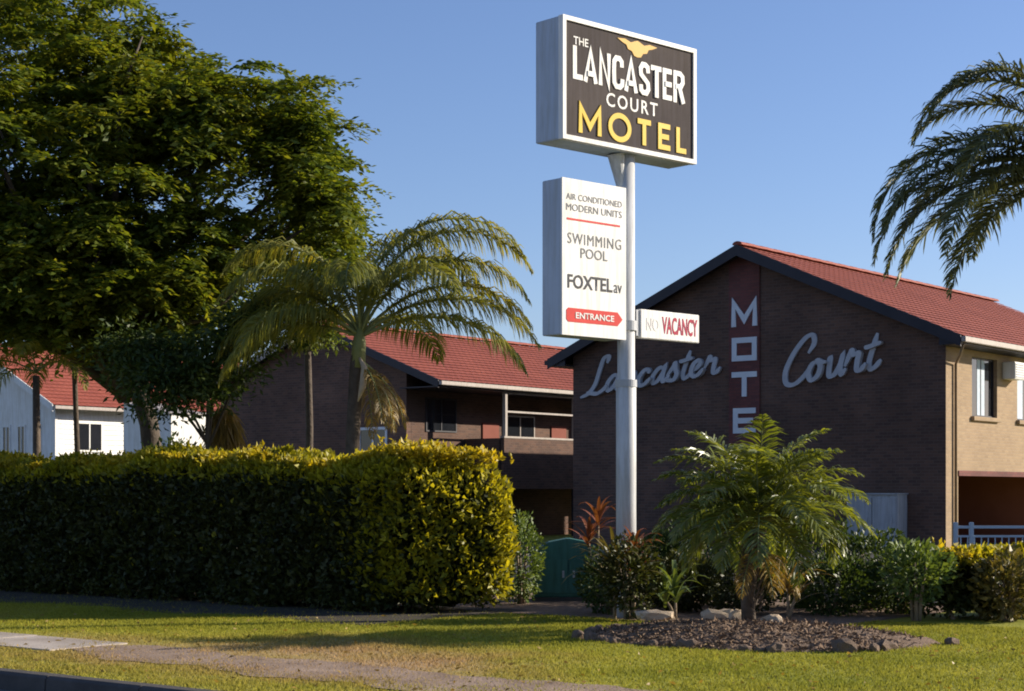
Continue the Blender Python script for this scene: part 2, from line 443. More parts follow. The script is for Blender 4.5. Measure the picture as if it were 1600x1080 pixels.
# lawn blades
def grass():
    N = 380000
    x = RNG.uniform(-24, -3.2, N); y = RNG.uniform(9.14, 19.0, N)
    ca, sa = math.cos(R_(YAW)), math.sin(R_(YAW))
    d = -x * sa + y * ca; r = x * ca + y * sa
    inview = np.abs(r / d) < 0.33
    wob = 0.06*np.sin(x*5) + 0.05*np.sin(x*13.1+1) + RNG.normal(0, 0.035, N) + np.where(x > -14.2, RNG.normal(0, 0.10, N), 0)
    onpath = (y > 10.44 + wob) & (y < 11.30 + 0.8*wob)
    keep = inview & (~onpath | (RNG.random(N) < np.where(x > -14.2, 0.16, 0.03))) & (d < 26)
    # thin, worn strip beside the path
    worn = np.clip((12.6 - y) / 1.2, 0, 1) * (y > 11.3) * np.clip((-8.5 - x) / 2, 0, 1)
    keep &= RNG.random(N) > worn * 0.75
    # the garden bed is bare
    keep &= ~((((x + 9.3) / 1.88) ** 2 + ((y - 16.0) / 1.62) ** 2) < 1 + RNG.normal(0, 0.05, N))
    keep &= ~((x > -16.2) & (x < -9.3) & (y > 17.3))
    keep &= ~((x < -13.7) & (y > 14.8 + 0.16*np.sin(x*1.9) + RNG.normal(0, 0.18, N))) | (RNG.random(N) < 0.05)  # grass thinned out over the dark hedge shade strip
    x, y = x[keep], y[keep]; n = len(x)
    h = RNG.uniform(0.014, 0.034, n) * (0.75 + 0.5 * np.sin(x * 1.7 + np.sin(y * 2.3)) ** 2)
    a = RNG.uniform(0, 2*math.pi, n); w = RNG.uniform(0.004, 0.008, n)
    lean = RNG.normal(0, 0.5, (n, 2)) * h[:, None]
    z = np.zeros(n)
    dx, dy = np.cos(a) * w, np.sin(a) * w
    V = np.stack([np.stack([x-dx, y-dy, z], 1), np.stack([x+dx, y+dy, z], 1), np.stack([x+lean[:,0], y+lean[:,1], h], 1)], 1)
    g = np_mesh('grass', V, 3, 'blade')
    tag(g, 'short mown green and straw-coloured grass of the verge lawn', 'grass', kind='stuff')
grass()
def litter():
    n = 700
    x = RNG.uniform(-18, -4, n); y = RNG.uniform(9.2, 17.5, n)
    C = np.stack([x, y, RNG.uniform(0.015, 0.035, n)], 1)
    A = rand_dirs(n) * np.array([1, 1, 0.25])
    tag(np_mesh('leaf_litter', leaves(C, A, RNG.uniform(0.03, 0.07, n), 0.025), 4, 'dead_leaf'), 'scattered dry brown fallen leaves on the lawn', 'leaf litter', kind='stuff')
litter()

# ------------------------------------------------------------------ roofs
def roof_slope(parent, x_ridge, z_ridge, x_eave, z_eave, y0, y1, mat='roof_red'):
    """one slope of overlapping wavy tiles, ridge along y"""
    sl = math.hypot(x_eave - x_ridge, z_ridge - z_eave)
    nc = max(4, int(sl / 0.34)); nw = int((y1 - y0) / 0.3) * 4
    ux, uz = (x_eave - x_ridge) / sl, (z_eave - z_ridge) / sl
    nx, nz = (-uz, ux) if ux > 0 else (uz, -ux)
    nz = abs(nz); nx = abs(uz) * (1 if ux > 0 else -1)
    V = []; Fc = []
    for c in range(nc):
        for e, lift in ((0, 0.012), (1, 0.034)):
            s = sl * (c + e * 1.06) / nc
            for k in range(nw + 1):
                y = y0 + (y1 - y0) * k / nw
                wv = 0.008 * math.cos(k * math.pi / 2)
                V.append((x_ridge + ux * s + nx * (lift + wv), y, z_ridge + uz * s + nz * (lift + wv)))
        b = c * 2 * (nw + 1)
        Fc += [(b+k, b+k+1, b+nw+1+k+1, b+nw+1+k) for k in range(nw)]
    o = mesh('roof_tiles', V, Fc, mat, parent, smooth=True)
    tag(o, kind='stuff')
    # timber deck below so that the roof has depth
    t = 0.10
    mb = MB().prism([(x_ridge, z_ridge - 0.01), (x_eave, z_eave - 0.01), (x_eave - ux*0.02, z_eave - t), (x_ridge, z_ridge - t)], 'y', y0 + 0.01, y1 - 0.01)
    mb.build('roof_deck', 'fascia', parent)
    return o

def ridge_caps(parent, x, z, y0, y1):
    n = int((y1 - y0) / 0.4)
    me = None
    for i in range(n):
        if me is None:
            mb = MB()
            poly = [(0.16*math.cos(a), 0.10*math.sin(a)) for a in [math.pi*k/6 for k in range(7)]]
            mb.prism(poly, 'y', 0, 0.43)
            ob = mb.build('ridge_cap', 'roof_red', parent); me = ob.data
        else:
            ob = link('ridge_cap', me, None, parent)
        ob.location = (x, y0 + i * 0.4, z + 0.0 + (i % 2) * 0.006)

def rake(parent, xr, zr, xe, ze, y, w=0.24, th=0.05, mat='fascia'):
    """barge board along a gable edge, facing -y"""
    mb = MB().prism([(xr, zr + 0.03), (xe, ze + 0.03), (xe, ze + 0.03 - w), (xr, zr + 0.03 - w*1.05)], 'y', y - th, y)
    return mb.build('barge_board', mat, parent)

# ------------------------------------------------------------------ ribbon letters
def catmull(P, k=8, closed=False):
    P = [Vector((p[0], p[1])) for p in P]
    n = len(P); out = []
    rng = range(n) if closed else range(n - 1)
    for i in rng:
        p0 = P[(i-1) % n] if closed or i > 0 else P[0] * 2 - P[1]
        p1, p2 = P[i], P[(i+1) % n]
        p3 = P[(i+2) % n] if closed or i + 2 < n else P[-1] * 2 - P[-2]
        for j in range(k):
            t = j / k
            out.append(0.5 * ((2*p1) + (p2-p0)*t + (2*p0-5*p1+4*p2-p3)*t*t + (3*p1-p0-3*p2+p3)*t**3))
    if not closed: out.append(P[-1])
    return out

def ribbon(mb, pts, width, y, depth, closed=False, taper=False, pen=None):
    """flat stroke in the x-z plane, front at y-depth, mitred joints; pen = angle of a broad nib"""
    pts = [Vector(p) for p in pts]
    n = len(pts)
    L = []; Rr = []
    for i in range(n):
        a = pts[(i-1) % n] if (closed or i > 0) else None
        b = pts[(i+1) % n] if (closed or i < n-1) else None
        d1 = (pts[i] - a).normalized() if a is not None else (b - pts[i]).normalized()
        d2 = (b - pts[i]).normalized() if b is not None else d1
        nm = Vector((-(d1.y + d2.y), d1.x + d2.x))
        nm = nm.normalized() if nm.length > 1e-6 else Vector((-d1.y, d1.x))
        m = max(0.45, nm.dot(Vector((-d1.y, d1.x))))
        w = width
        if pen is not None:
            d = (d1 + d2); ang = math.atan2(d.y, d.x)
            w = width * (0.8 + 0.4 * abs(math.sin(ang - pen)))
        if taper:
            e = min(i, n-1-i) / max(1, n-1)
            w *= min(1.0, 0.5 + e * 6)
        L.append(pts[i] + nm * (w/2/m)); Rr.append(pts[i] - nm * (w/2/m))
    hd = [depth + 0.0011 * i for i in range(n)] if not closed else [depth] * n
    vs = [(p.x, y - hd[i], p.y) for i, p in enumerate(L)] + [(p.x, y - hd[i], p.y) for i, p in enumerate(Rr)] + [(p.x, y, p.y) for p in L] + [(p.x, y, p.y) for p in Rr]
    fs = []
    for i in range(n if closed else n - 1):
        j = (i+1) % n
        fs += [(i, j, n+j, n+i), (i, 2*n+i, 2*n+j, j), (n+i, n+j, 3*n+j, 3*n+i)]
    if not closed:
        fs += [(0, n, 3*n, 2*n), (n-1, 3*n-1, 4*n-1, 2*n-1)]
    mb.add(vs, fs)

SCRIPT = {   # brush-script strokes, x-height 1: (list of strokes, advance)
 'L': ([[(1.25,1.9),(1.35,2.3),(1.0,2.25),(0.8,1.6),(0.55,0.6),(0.1,0.05),(-0.45,-0.12)], [(0.05,0.12),(0.5,0.02),(0.9,-0.05),(1.35,0.15),(1.6,0.4)]], 1.45),
 'a': ([[(0.88,0.85),(0.55,0.98),(0.15,0.55),(0.18,0.08),(0.5,0.12),(0.85,0.6),(0.98,0.98),(0.88,0.45),(0.95,0.06),(1.18,0.15),(1.4,0.4)]], 1.22),
 'n': ([[(0.02,0.5),(0.22,0.95),(0.25,0.5),(0.15,0.0),(0.4,0.65),(0.72,0.97),(0.82,0.7),(0.75,0.2),(0.9,0.03),(1.2,0.35)]], 1.1),
 'c': ([[(0.78,0.72),(0.72,0.95),(0.45,0.95),(0.12,0.5),(0.22,0.05),(0.6,0.05),(1.0,0.4)]], 0.9),
 's': ([[(0.0,0.35),(0.4,0.85),(0.52,1.08),(0.6,0.7),(0.72,0.35),(0.55,0.02),(0.2,0.05),(0.12,0.2)]], 0.78),
 't': ([[(0.62,1.75),(0.42,1.0),(0.28,0.35),(0.4,0.03),(0.68,0.12),(0.95,0.4)], [(0.02,1.12),(0.4,1.15),(0.95,1.24)]], 0.82),
 'e': ([[(0.08,0.38),(0.45,0.52),(0.68,0.8),(0.52,1.0),(0.22,0.75),(0.15,0.25),(0.4,0.02),(0.72,0.12),(1.0,0.42)]], 0.88),
 'r': ([[(0.0,0.4),(0.28,1.0),(0.36,1.12),(0.45,0.9),(0.75,0.92),(0.72,0.5),(0.74,0.1),(0.98,0.08),(1.2,0.35)]], 1.0),
 'C': ([[(1.55,1.45),(1.85,1.9),(1.75,2.3),(1.35,2.25),(0.75,1.6),(0.35,0.75),(0.45,0.12),(0.95,0.0),(1.5,0.35),(1.8,0.75)]], 1.62),
 'o': ([[(0.62,0.95),(0.28,0.82),(0.1,0.4),(0.3,0.03),(0.66,0.2),(0.78,0.65),(0.62,0.95),(0.8,0.85),(1.1,0.8)]], 1.0),
 'u': ([[(0.05,0.7),(0.22,0.98),(0.2,0.5),(0.25,0.08),(0.55,0.12),(0.85,0.6),(0.95,0.98),(0.86,0.45),(0.95,0.05),(1.2,0.3)]], 1.12),
}
def script_word(parent, word, x0, z0, x1, z1, xh, y, stroke, mat, final_star=False):
    total = sum(SCRIPT[c][1] for c in word)
    ln = math.hypot(x1 - x0, z1 - z0); k = ln / total
    ang = math.atan2(z1 - z0, x1 - x0)
    pen = 0
    for ci, c in enumerate(word):
        mb = MB()
        for si, st in enumerate(SCRIPT[c][0]):
            pts = []
            for p in catmull(st, 7):
                u = (pen + p.x + 0.22 * p.y) * k; v = p.y * xh
                pts.append((x0 + u * math.cos(ang) - v * math.sin(ang), z0 + u * math.sin(ang) + v * math.cos(ang)))
            ribbon(mb, pts, stroke, y, 0.03 + 0.075 * (ci % 2) + 0.09 * si, taper=True, pen=R_(20))
        mb.build('letter', mat, parent)
        pen += SCRIPT[c][1]

BLOCK = {    # sans strokes on a 0..1 x 0..1 box: (points, closed)
 'M': [([(0.08,0),(0.08,1),(0.5,0.28),(0.92,1),(0.92,0)], False)],
 'O': [([(0.1,0.08),(0.9,0.08),(0.9,0.92),(0.1,0.92)], True)],
 'T': [([(0,0.92),(1,0.92)], False), ([(0.5,0.84),(0.5,0)], False)],
 'E': [([(0.95,0.92),(0.15,0.92),(0.15,0.08),(0.95,0.08)], False), ([(0.23,0.5),(0.85,0.5)], False)],
 'L': [([(0.15,1),(0.15,0.08),(0.95,0.08)], False)],
}
HEAVY = {
 'L': [[(0.2,1),(0.2,0.09),(0.98,0.09)]],
 'A': [[(0.1,0),(0.5,0.96),(0.9,0)], [(0.26,0.26),(0.74,0.26)]],
 'N': [[(0.17,0),(0.17,0.98),(0.83,0.02),(0.83,1)]],
 'C': [[(0.86,0.68),(0.84,0.85),(0.66,0.93),(0.34,0.93),(0.17,0.82),(0.15,0.5),(0.17,0.18),(0.34,0.07),(0.66,0.07),(0.84,0.15),(0.86,0.32)]],
 'S': [[(0.86,0.70),(0.82,0.87),(0.62,0.93),(0.34,0.93),(0.16,0.80),(0.2,0.62),(0.5,0.50),(0.8,0.38),(0.84,0.20),(0.66,0.07),(0.34,0.07),(0.17,0.14),(0.14,0.30)]],
 'T': [[(0.0,0.91),(1.0,0.91)], [(0.5,0.86),(0.5,0)]],
 'E': [[(0.96,0.91),(0.2,0.91),(0.2,0.09),(0.96,0.09)], [(0.25,0.5),(0.88,0.5)]],
 'R': [[(0.17,0),(0.17,0.92),(0.62,0.92),(0.82,0.84),(0.84,0.66),(0.66,0.52),(0.22,0.5)], [(0.5,0.5),(0.86,0)]],
}
def block_letter(parent, c, x0, z0, w, h, stroke, y, depth, mat, rounded=False):
    mb = MB()
    for pts, closed in BLOCK[c]:
        if c == 'O' and rounded:
            P = [(x0 + w*(0.5 + 0.46*math.cos(a)), z0 + h*(0.5 + 0.46*math.sin(a))) for a in [2*math.pi*k/28 for k in range(28)]]
        else:
            P = [(x0 + w*p[0], z0 + h*p[1]) for p in pts]
        ribbon(mb, P, stroke, y, depth, closed)
    return mb.build('letter', mat, parent)

def text_part(name, s, x0, x1, z0, z1, y, mat, parent, bold=0.0, depth=0.004, space=1.0):
    """word fitted into a box in the x-z plane facing -y"""
    cu = bpy.data.curves.new('t', 'FONT')
    cu.body = s; cu.size = 1.0; cu.offset = bold; cu.space_character = space
    cu.resolution_u = 3
    to = bpy.data.objects.new('t', cu); COL.objects.link(to)
    dg = bpy.context.evaluated_depsgraph_get()
    me = bpy.data.meshes.new_from_object(to.evaluated_get(dg))
    bpy.data.objects.remove(to); bpy.data.curves.remove(cu)
    n = len(me.vertices); co = np.empty(n*3, np.float32); me.vertices.foreach_get('co', co); co = co.reshape(-1, 3)
    mn, mx = co.min(0), co.max(0)
    u = (co[:, 0] - mn[0]) / (mx[0] - mn[0]); v = (co[:, 1] - mn[1]) / (mx[1] - mn[1])
    out = np.stack([x0 + u*(x1-x0), np.full(n, y - depth), z0 + v*(z1-z0)], 1)
    me.vertices.foreach_set('co', out.reshape(-1).astype(np.float32)); me.update()
    me.name = name
    me.materials.clear()
    return link(name, me, mat, parent)

def window(parent, x0, x1, z0, z1, y, face='-y', frame='white_paint', curtain=None, mull=1, fw=0.05, name='window'):
    """framed window set in a wall plane; face '-y' or '+x' (then x0,x1 are y values and y the x plane)"""
    fr = MB(); gl = MB(); cu = MB()
    def bx(mb, a0, a1, b0, b1, d0, d1):
        if face == '-y': mb.box((a0, y - d1, b0), (a1, y - d0, b1))
        else: mb.box((y + d0, a0, b0), (y + d1, a1, b1))
    bx(fr, x0, x1, z1 - fw, z1, -0.02, 0.035); bx(fr, x0, x1, z0, z0 + fw, -0.02, 0.035)
    bx(fr, x0, x0 + fw, z0 + fw, z1 - fw, -0.02, 0.033); bx(fr, x1 - fw, x1, z0 + fw, z1 - fw, -0.02, 0.033)
    for i in range(mull):
        c = x0 + (x1 - x0) * (i + 1) / (mull + 1)
        bx(fr, c - fw*0.4, c + fw*0.4, z0 + fw, z1 - fw, -0.02, 0.031)
    w = fr.build(name, frame, parent)
    xs = [x0 + (x1 - x0) * i / (mull + 1) for i in range(mull + 2)]
    for i in range(mull + 1):
        g = MB(); bx(g, xs[i] + fw*0.4, xs[i+1] - fw*0.4, z0 + fw*0.5, z1 - fw*0.5, 0.004, 0.012)
        g.build('pane', 'glass', w)
    if curtain:
        bx(cu, curtain[0], curtain[1], z0 + fw, z1 - fw, 0.013, 0.02)
        cu.build('curtain', 'curtain', w)
    return w

# ------------------------------------------------------------------ main motel building (right)
def main_building():
    b = empty('motel_building', (0, 0, 0), 0, 'two-storey dark brick motel wing with script lettering and vertical word on its gable', 'building')
    x0, x1, y0, y1 = -30.9, -18.81, 42.44, 60.0
    xa, za = -24.86, 8.52
    tan = 0.438
    zw0 = za - 0.16 - (xa - x0) * tan; zw1 = za - 0.16 - (x1 - xa) * tan
    # gable wall
    MB().prism([(x0, 0), (x1 - 0.10, 0), (x1 - 0.10, zw1 + 0.04), (xa, za - 0.16), (x0, zw0)], 'y', y0, y0 + 0.25).build('gable_wall', 'brick_dark', b)
    # corner pier and tan side wall with garage opening and window openings
    side = MB()
    def sw(ya, yb, za_, zb_): side.box((x1 - 0.25, ya, za_), (x1, yb, zb_))
    sw(y0 + 0.001, 43.22, 0, 2.08)
    sw(y0 + 0.001, y1, 2.08, 3.62)
    sw(y0 + 0.001, 44.12, 3.62, 5.24); sw(45.85, 47.3, 3.62, 5.24); sw(49.2, y1, 3.62, 5.24)
    sw(y0 + 0.001, y1, 5.24, zw1 + 0.02)
    sw(51.2, 51.6, 0, 2.08)
    side.build('side_wall', 'brick_tan', b)
    # a slightly darker front skin for the corner
    MB().box((x1 - 0.10, y0, 0), (x1 - 0.002, y0 + 0.0009, zw1)).build('corner_return', 'brick_dark', b)
    # rear walls / interior of the ground-floor garage
    MB().box((x0, y1 - 0.25, 0), (x1 - 0.26, y1, zw1)).build('rear_wall', 'brick_dark', b)
    MB().box((x0, y0 + 0.26, 0), (x0 + 0.25, y1 - 0.26, zw0)).build('far_side_wall', 'brick_dark', b)
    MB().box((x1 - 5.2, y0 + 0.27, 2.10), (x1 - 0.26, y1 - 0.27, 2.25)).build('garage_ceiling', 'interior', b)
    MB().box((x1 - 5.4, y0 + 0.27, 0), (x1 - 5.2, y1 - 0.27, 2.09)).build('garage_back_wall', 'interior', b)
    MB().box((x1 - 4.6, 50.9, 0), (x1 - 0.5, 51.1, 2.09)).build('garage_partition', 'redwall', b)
    MB().box((x1 - 0.02, 43.22, 2.0), (x1 + 0.03, 51.2, 2.14)).build('lintel', 'brick_red', b)
    # side windows, with sills
    window(b, 44.12, 45.85, 3.62, 5.24, x1 - 0.14, '+x', 'fascia', (44.75, 45.25), 1)
    MB().box((x1 - 0.2, 44.05, 3.50), (x1 + 0.10, 45.92, 3.615)).build('sill', 'brick_tan', b, bevel=0.01)
    window(b, 47.3, 49.2, 3.62, 5.24, x1 - 0.14, '+x', 'fascia', (47.4, 48.0), 1)
    MB().box((x1 - 0.2, 47.23, 3.50), (x1 + 0.10, 49.27, 3.615)).build('sill', 'brick_tan', b, bevel=0.01)
    ac = MB().box((x1 + 0.002, 46.2, 4.72), (x1 + 0.38, 46.95, 5.20)).build('air_conditioner', 'white_paint', b, bevel=0.02)
    mg = MB()
    for k in range(6): mg.box((x1 + 0.381, 46.26, 4.77 + k*0.068), (x1 + 0.395, 46.89, 4.80 + k*0.068))
    mg.build('grille', 'steel', ac)
    MB().tube([(x1 + 0.62, y0 - 0.3, 5.42), (x1 + 0.3, y0 + 0.2, 5.15), (x1 + 0.06, y0 + 0.5, 4.95), (x1 + 0.06, y0 + 0.5, 0.05)], [0.04]*4, 10).build('downpipe', 'brick_tan', b, smooth=True)
    # pilaster of redder brick carrying the vertical word
    MB().prism([(-25.37, 0), (-24.37, 0), (-24.37, za - 0.16 - 0.49*tan - 0.02), (xa, za - 0.19), (-25.37, za - 0.16 - 0.51*tan - 0.02)], 'y', y0 - 0.045, y0 + 0.01).build('pilaster', 'brick_red', b)
    # roof
    ov = 0.62; yo = y0 - 0.45
    xeL, xeR = x0 - ov, x1 + ov
    zeL, zeR = za - (xa - xeL) * tan, za - (xeR - xa) * tan
    roof_slope(b, xa, za, xeR, zeR, yo, y1 + 0.4)
    roof_slope(b, xa, za, xeL, zeL, yo, y1 + 0.4)
    ridge_caps(b, xa, za + 0.03, yo, y1 + 0.4)
    rake(b, xa, za, xeR, zeR, yo, 0.30); rake(b, xa, za, xeL, zeL, yo, 0.30)
    # boxed eave ends, soffits, gutters, downpipe
    for s, xe, ze, xw in ((1, xeR, zeR, x1), (-1, xeL, zeL, x0)):
        MB().box((min(xe, xw - s*0.0), yo + 0.01, ze - 0.20), (max(xe, xw), y1, ze - 0.16)).build('soffit', 'fascia', b)
        MB().prism([(xe, ze - 0.16), (xe, ze - 0.04), (xw, ze - 0.04 + ov*tan), (xw, ze - 0.16)], 'y', yo + 0.012, yo + 0.06).build('eave_box', 'fascia', b)
        g0, g1 = sorted((xe + s*0.005, xe + s*0.13))
        MB().box((g0, yo - 0.03, ze - 0.15), (g1, y1 + 0.4, ze - 0.01)).build('gutter', 'gutter' if s > 0 else 'fascia', b, bevel=0.012)
    # vertical block letters
    for c, zt, zb in (('M', 6.95, 6.27), ('O', 5.93, 5.32), ('T', 4.96, 4.28), ('E', 3.93, 3.26), ('L', 2.92, 2.25)):
        block_letter(b, c, -25.26, zb, 0.82, zt - zb, 0.155, y0 - 0.046, 0.03, 'wall_letter')
    # brush-script lettering either side
    script_word(b, 'Lancaster', -30.35, 4.52, -25.75, 4.98, 0.45, y0 - 0.004, 0.125, 'script_letter')
    script_word(b, 'Court', -23.75, 4.50, -20.72, 4.90, 0.54, y0 - 0.004, 0.135, 'script_letter')
    return b
main_building()

# ------------------------------------------------------------------ second motel wing (middle)
def second_building():
    b = empty('motel_building', (0, 0, 0), 0, 'dark brick motel wing with red tile roof and upstairs verandah behind the long hedge', 'building')
    x0, x1, y0, y1 = -46.7, -37.71, 42.44, 62.0
    xa, za = -41.7, 7.38
    xeL, xeR = -47.42, -35.95
    tan = (za - 5.17) / (xeR - xa)
    zeL = za - (xa - xeL) * tan; zeR = 5.17
    zwL = za - 0.14 - (xa - x0) * tan; zwR = za - 0.14 - (x1 - xa) * tan
    MB().prism([(x0, 0), (x1, 0), (x1, zwR), (xa, za - 0.14), (x0, zwL)], 'y', y0, y0 + 0.25).build('gable_wall', 'brick_dark', b)
    MB().box((x1 - 0.25, y0 + 0.26, 0), (x1 - 0.004, y1, zwR - 0.05)).build('side_wall', 'brick_dark', b)
    MB().box((x0, y0 + 0.26, 0), (x0 + 0.25, y1, zwL - 0.05)).build('far_side_wall', 'brick_dark', b)
    MB().box((x0 + 0.26, y1 - 0.25, 0), (x1 - 0.26, y1 - 0.01, 5.3)).build('rear_wall', 'brick_dark', b)
    yo = y0 - 0.40
    roof_slope(b, xa, za, xeR, zeR, yo, y1 + 0.3)
    roof_slope(b, xa, za, xeL, zeL, yo, y1 + 0.3)
    ridge_caps(b, xa, za + 0.03, yo, y1 + 0.3)
    rake(b, xa, za, xeR, zeR, yo, 0.26); rake(b, xa, za, xeL, zeL, yo, 0.26, mat='gutter')
    MB().box((xeR + 0.004, yo - 0.02, zeR - 0.14), (xeR + 0.13, y1 + 0.3, zeR - 0.01)).build('gutter', 'gutter', b, bevel=0.012)
    MB().box((x1 + 0.002, yo + 0.06, zeR - 0.20), (xeR, y1, zeR - 0.16)).build('soffit', 'fascia', b)
    # upstairs verandah: floor slab, solid parapet, posts, rails
    xv = -36.05
    MB().box((x1 + 0.002, 45.6, 1.70), (xv - 0.16, y1, 1.90)).build('verandah_floor', 'interior', b)
    MB().box((xv - 0.15, 45.55, 1.68), (xv, y1, 3.40)).build('parapet', 'brick_dark', b)
    MB().box((x1 + 0.002, 45.45, 1.68), (xv - 0.151, 45.6, 3.40)).build('parapet_end', 'brick_dark', b)
    MB().box((xv - 0.17, 45.53, 3.402), (xv + 0.02, y1, 3.47)).build('parapet_cap', 'gutter', b, bevel=0.008)
    for y in (45.62, 49.6, 53.6, 57.6):
        MB().box((xv - 0.14, y, 3.471), (xv - 0.01, y + 0.13, zeR - 0.19)).build('post', 'gutter', b, bevel=0.008)
    MB().box((xv - 0.10, 45.751, 4.28), (xv - 0.05, y1, 4.34)).build('rail', 'gutter', b)
    MB().box((xv - 0.06, 45.76, zeR - 0.26), (xv - 0.008, y1, zeR - 0.201)).build('beam', 'gutter', b)
    for y in (45.62, 49.6, 53.6, 57.6):
        MB().box((xv - 0.14, y, 0), (xv - 0.01, y + 0.13, 1.679)).build('post', 'fascia', b)
    # doors and windows on the recessed side wall
    window(b, 43.4, 45.0, 3.6, 4.75, x1 - 0.002, '+x', 'fascia', None, 1)
    for ya in (46.4, 50.4, 54.4):
        window(b, ya + 1.3, ya + 3.0, 2.9, 4.3, x1 - 0.002, '+x', 'gutter', None, 1)
        d = MB().box((x1 - 0.002, ya, 1.905), (x1 + 0.045, ya + 0.9, 4.0)).build('door', 'redwall', b)
        MB().box((x1 + 0.046, ya + 0.78, 2.9), (x1 + 0.09, ya + 0.84, 3.0)).build('handle', 'steel', d)
    # gable window
    window(b, -39.85, -38.55, 2.75, 3.75, y0 - 0.001, '-y', 'wall_letter', None, 1, fw=0.09)
    return b
second_building()

# ------------------------------------------------------------------ white house far left
def house():
    b = empty('white_house', (0, 0, 0), 0, 'white weatherboard house with red roof behind the left end of the hedge', 'house')
    x0, x1, y0, y1 = -66.0, -56.3, 42.4, 58.0
    xa, za = -61.0, 7.65
    xeR, zeR = -55.75, 5.0
    tan = (za - zeR) / (xeR - xa)
    xeL = 2*xa - xeR
    bd = MB().prism([(x0, 0), (x1, 0), (x1, za - 0.12 - (x1 - xa)*tan), (xa, za - 0.12), (x0, za - 0.12 - (xa - x0)*tan)], 'y', y0, y0 + 0.2)
    bd.build('gable_wall', 'white_paint', b)
    MB().box((x1 - 0.2, y0 + 0.21, 0), (x1 - 0.004, y1, zeR - 0.1)).build('side_wall', 'white_paint', b)
    for i in range(22):                                # weatherboards
        z = 0.3 + i * 0.2
        MB().prism([(x1 - 0.003, z), (x1 + 0.03, z), (x1 - 0.003, z + 0.19)], 'y', y0 + 0.095, y1 - 0.05).build('weatherboard', 'white_paint', b)
    MB().box((x1 - 0.06, y0 - 0.03, 0), (x1 + 0.045, y0 + 0.09, zeR - 0.1)).build('corner_board', 'white_paint', b)
    roof_slope(b, xa, za, xeR, zeR, y0 - 0.5, y1 + 0.4)
    roof_slope(b, xa, za, xeL, zeR, y0 - 0.5, y1 + 0.4)
    ridge_caps(b, xa, za + 0.03, y0 - 0.5, y1 + 0.4)
    rake(b, xa, za, xeR, zeR, y0 - 0.5, 0.28, mat='white_paint'); rake(b, xa, za, xeL, zeR, y0 - 0.5, 0.28, mat='white_paint')
    MB().box((xeR + 0.004, y0 - 0.5, zeR - 0.15), (xeR + 0.13, y1 + 0.4, zeR - 0.02)).build('gutter', 'gutter', b, bevel=0.01)
    # tall sash windows on the gable, windows and a balustraded verandah on the side
    for xw in (-63.0, -61.4, -59.75, -58.75, -57.75):
        window(b, xw, xw + 0.55, 2.3, 4.3, y0 - 0.001, '-y', 'white_paint', None, 1, fw=0.08)
    for yw in (43.4, 46.0, 48.8):
        window(b, yw, yw + 1.3, 3.2, 4.4, x1 + 0.035, '+x', 'white_paint', None, 1, fw=0.07)
    xv = -54.9
    MB().box((x1 + 0.04, 43.0, 1.6), (xv, y1, 1.75)).build('verandah_floor', 'white_paint', b)
    MB().box((xv - 0.08, 43.0, 2.75), (xv, y1, 2.83)).build('rail', 'white_paint', b)
    for i in range(50):
        MB().box((xv - 0.06, 43.05 + i*0.29, 1.751), (xv - 0.02, 43.20 + i*0.29, 2.749)).build('baluster', 'white_paint', b)
    mb = MB()
    for y in (43.02, 46.5, 50.0, 53.5): MB().box((xv - 0.12, y, 0), (xv - 0.001, y + 0.02, 1.599)).build('post', 'white_paint', b)
    return b
house()

def shed():
    b = empty('garden_shed', (-39.2, 33.2, 0), 0, 'tall plain white rendered shed with sunlit end wall left of the brown wing', 'shed')
    MB().box((-1.6, 0, 0), (0.55, 1.32, 3.85)).build('wall', 'white_paint', b)
    MB().prism([(-1.75, 4.30), (0.62, 3.88), (0.62, 3.852), (-1.75, 4.27)], 'y', -0.12, 1.45).build('roof', 'gutter', b)
    MB().prism([(-1.6, 3.851), (0.55, 3.851), (-1.6, 4.26)], 'y', 0.01, 1.3).build('wall_top', 'white_paint', b)
    MB().box((-1.2, -0.03, 0.05), (-0.5, -0.001, 2.0)).build('door', 'gutter', b)
shed()

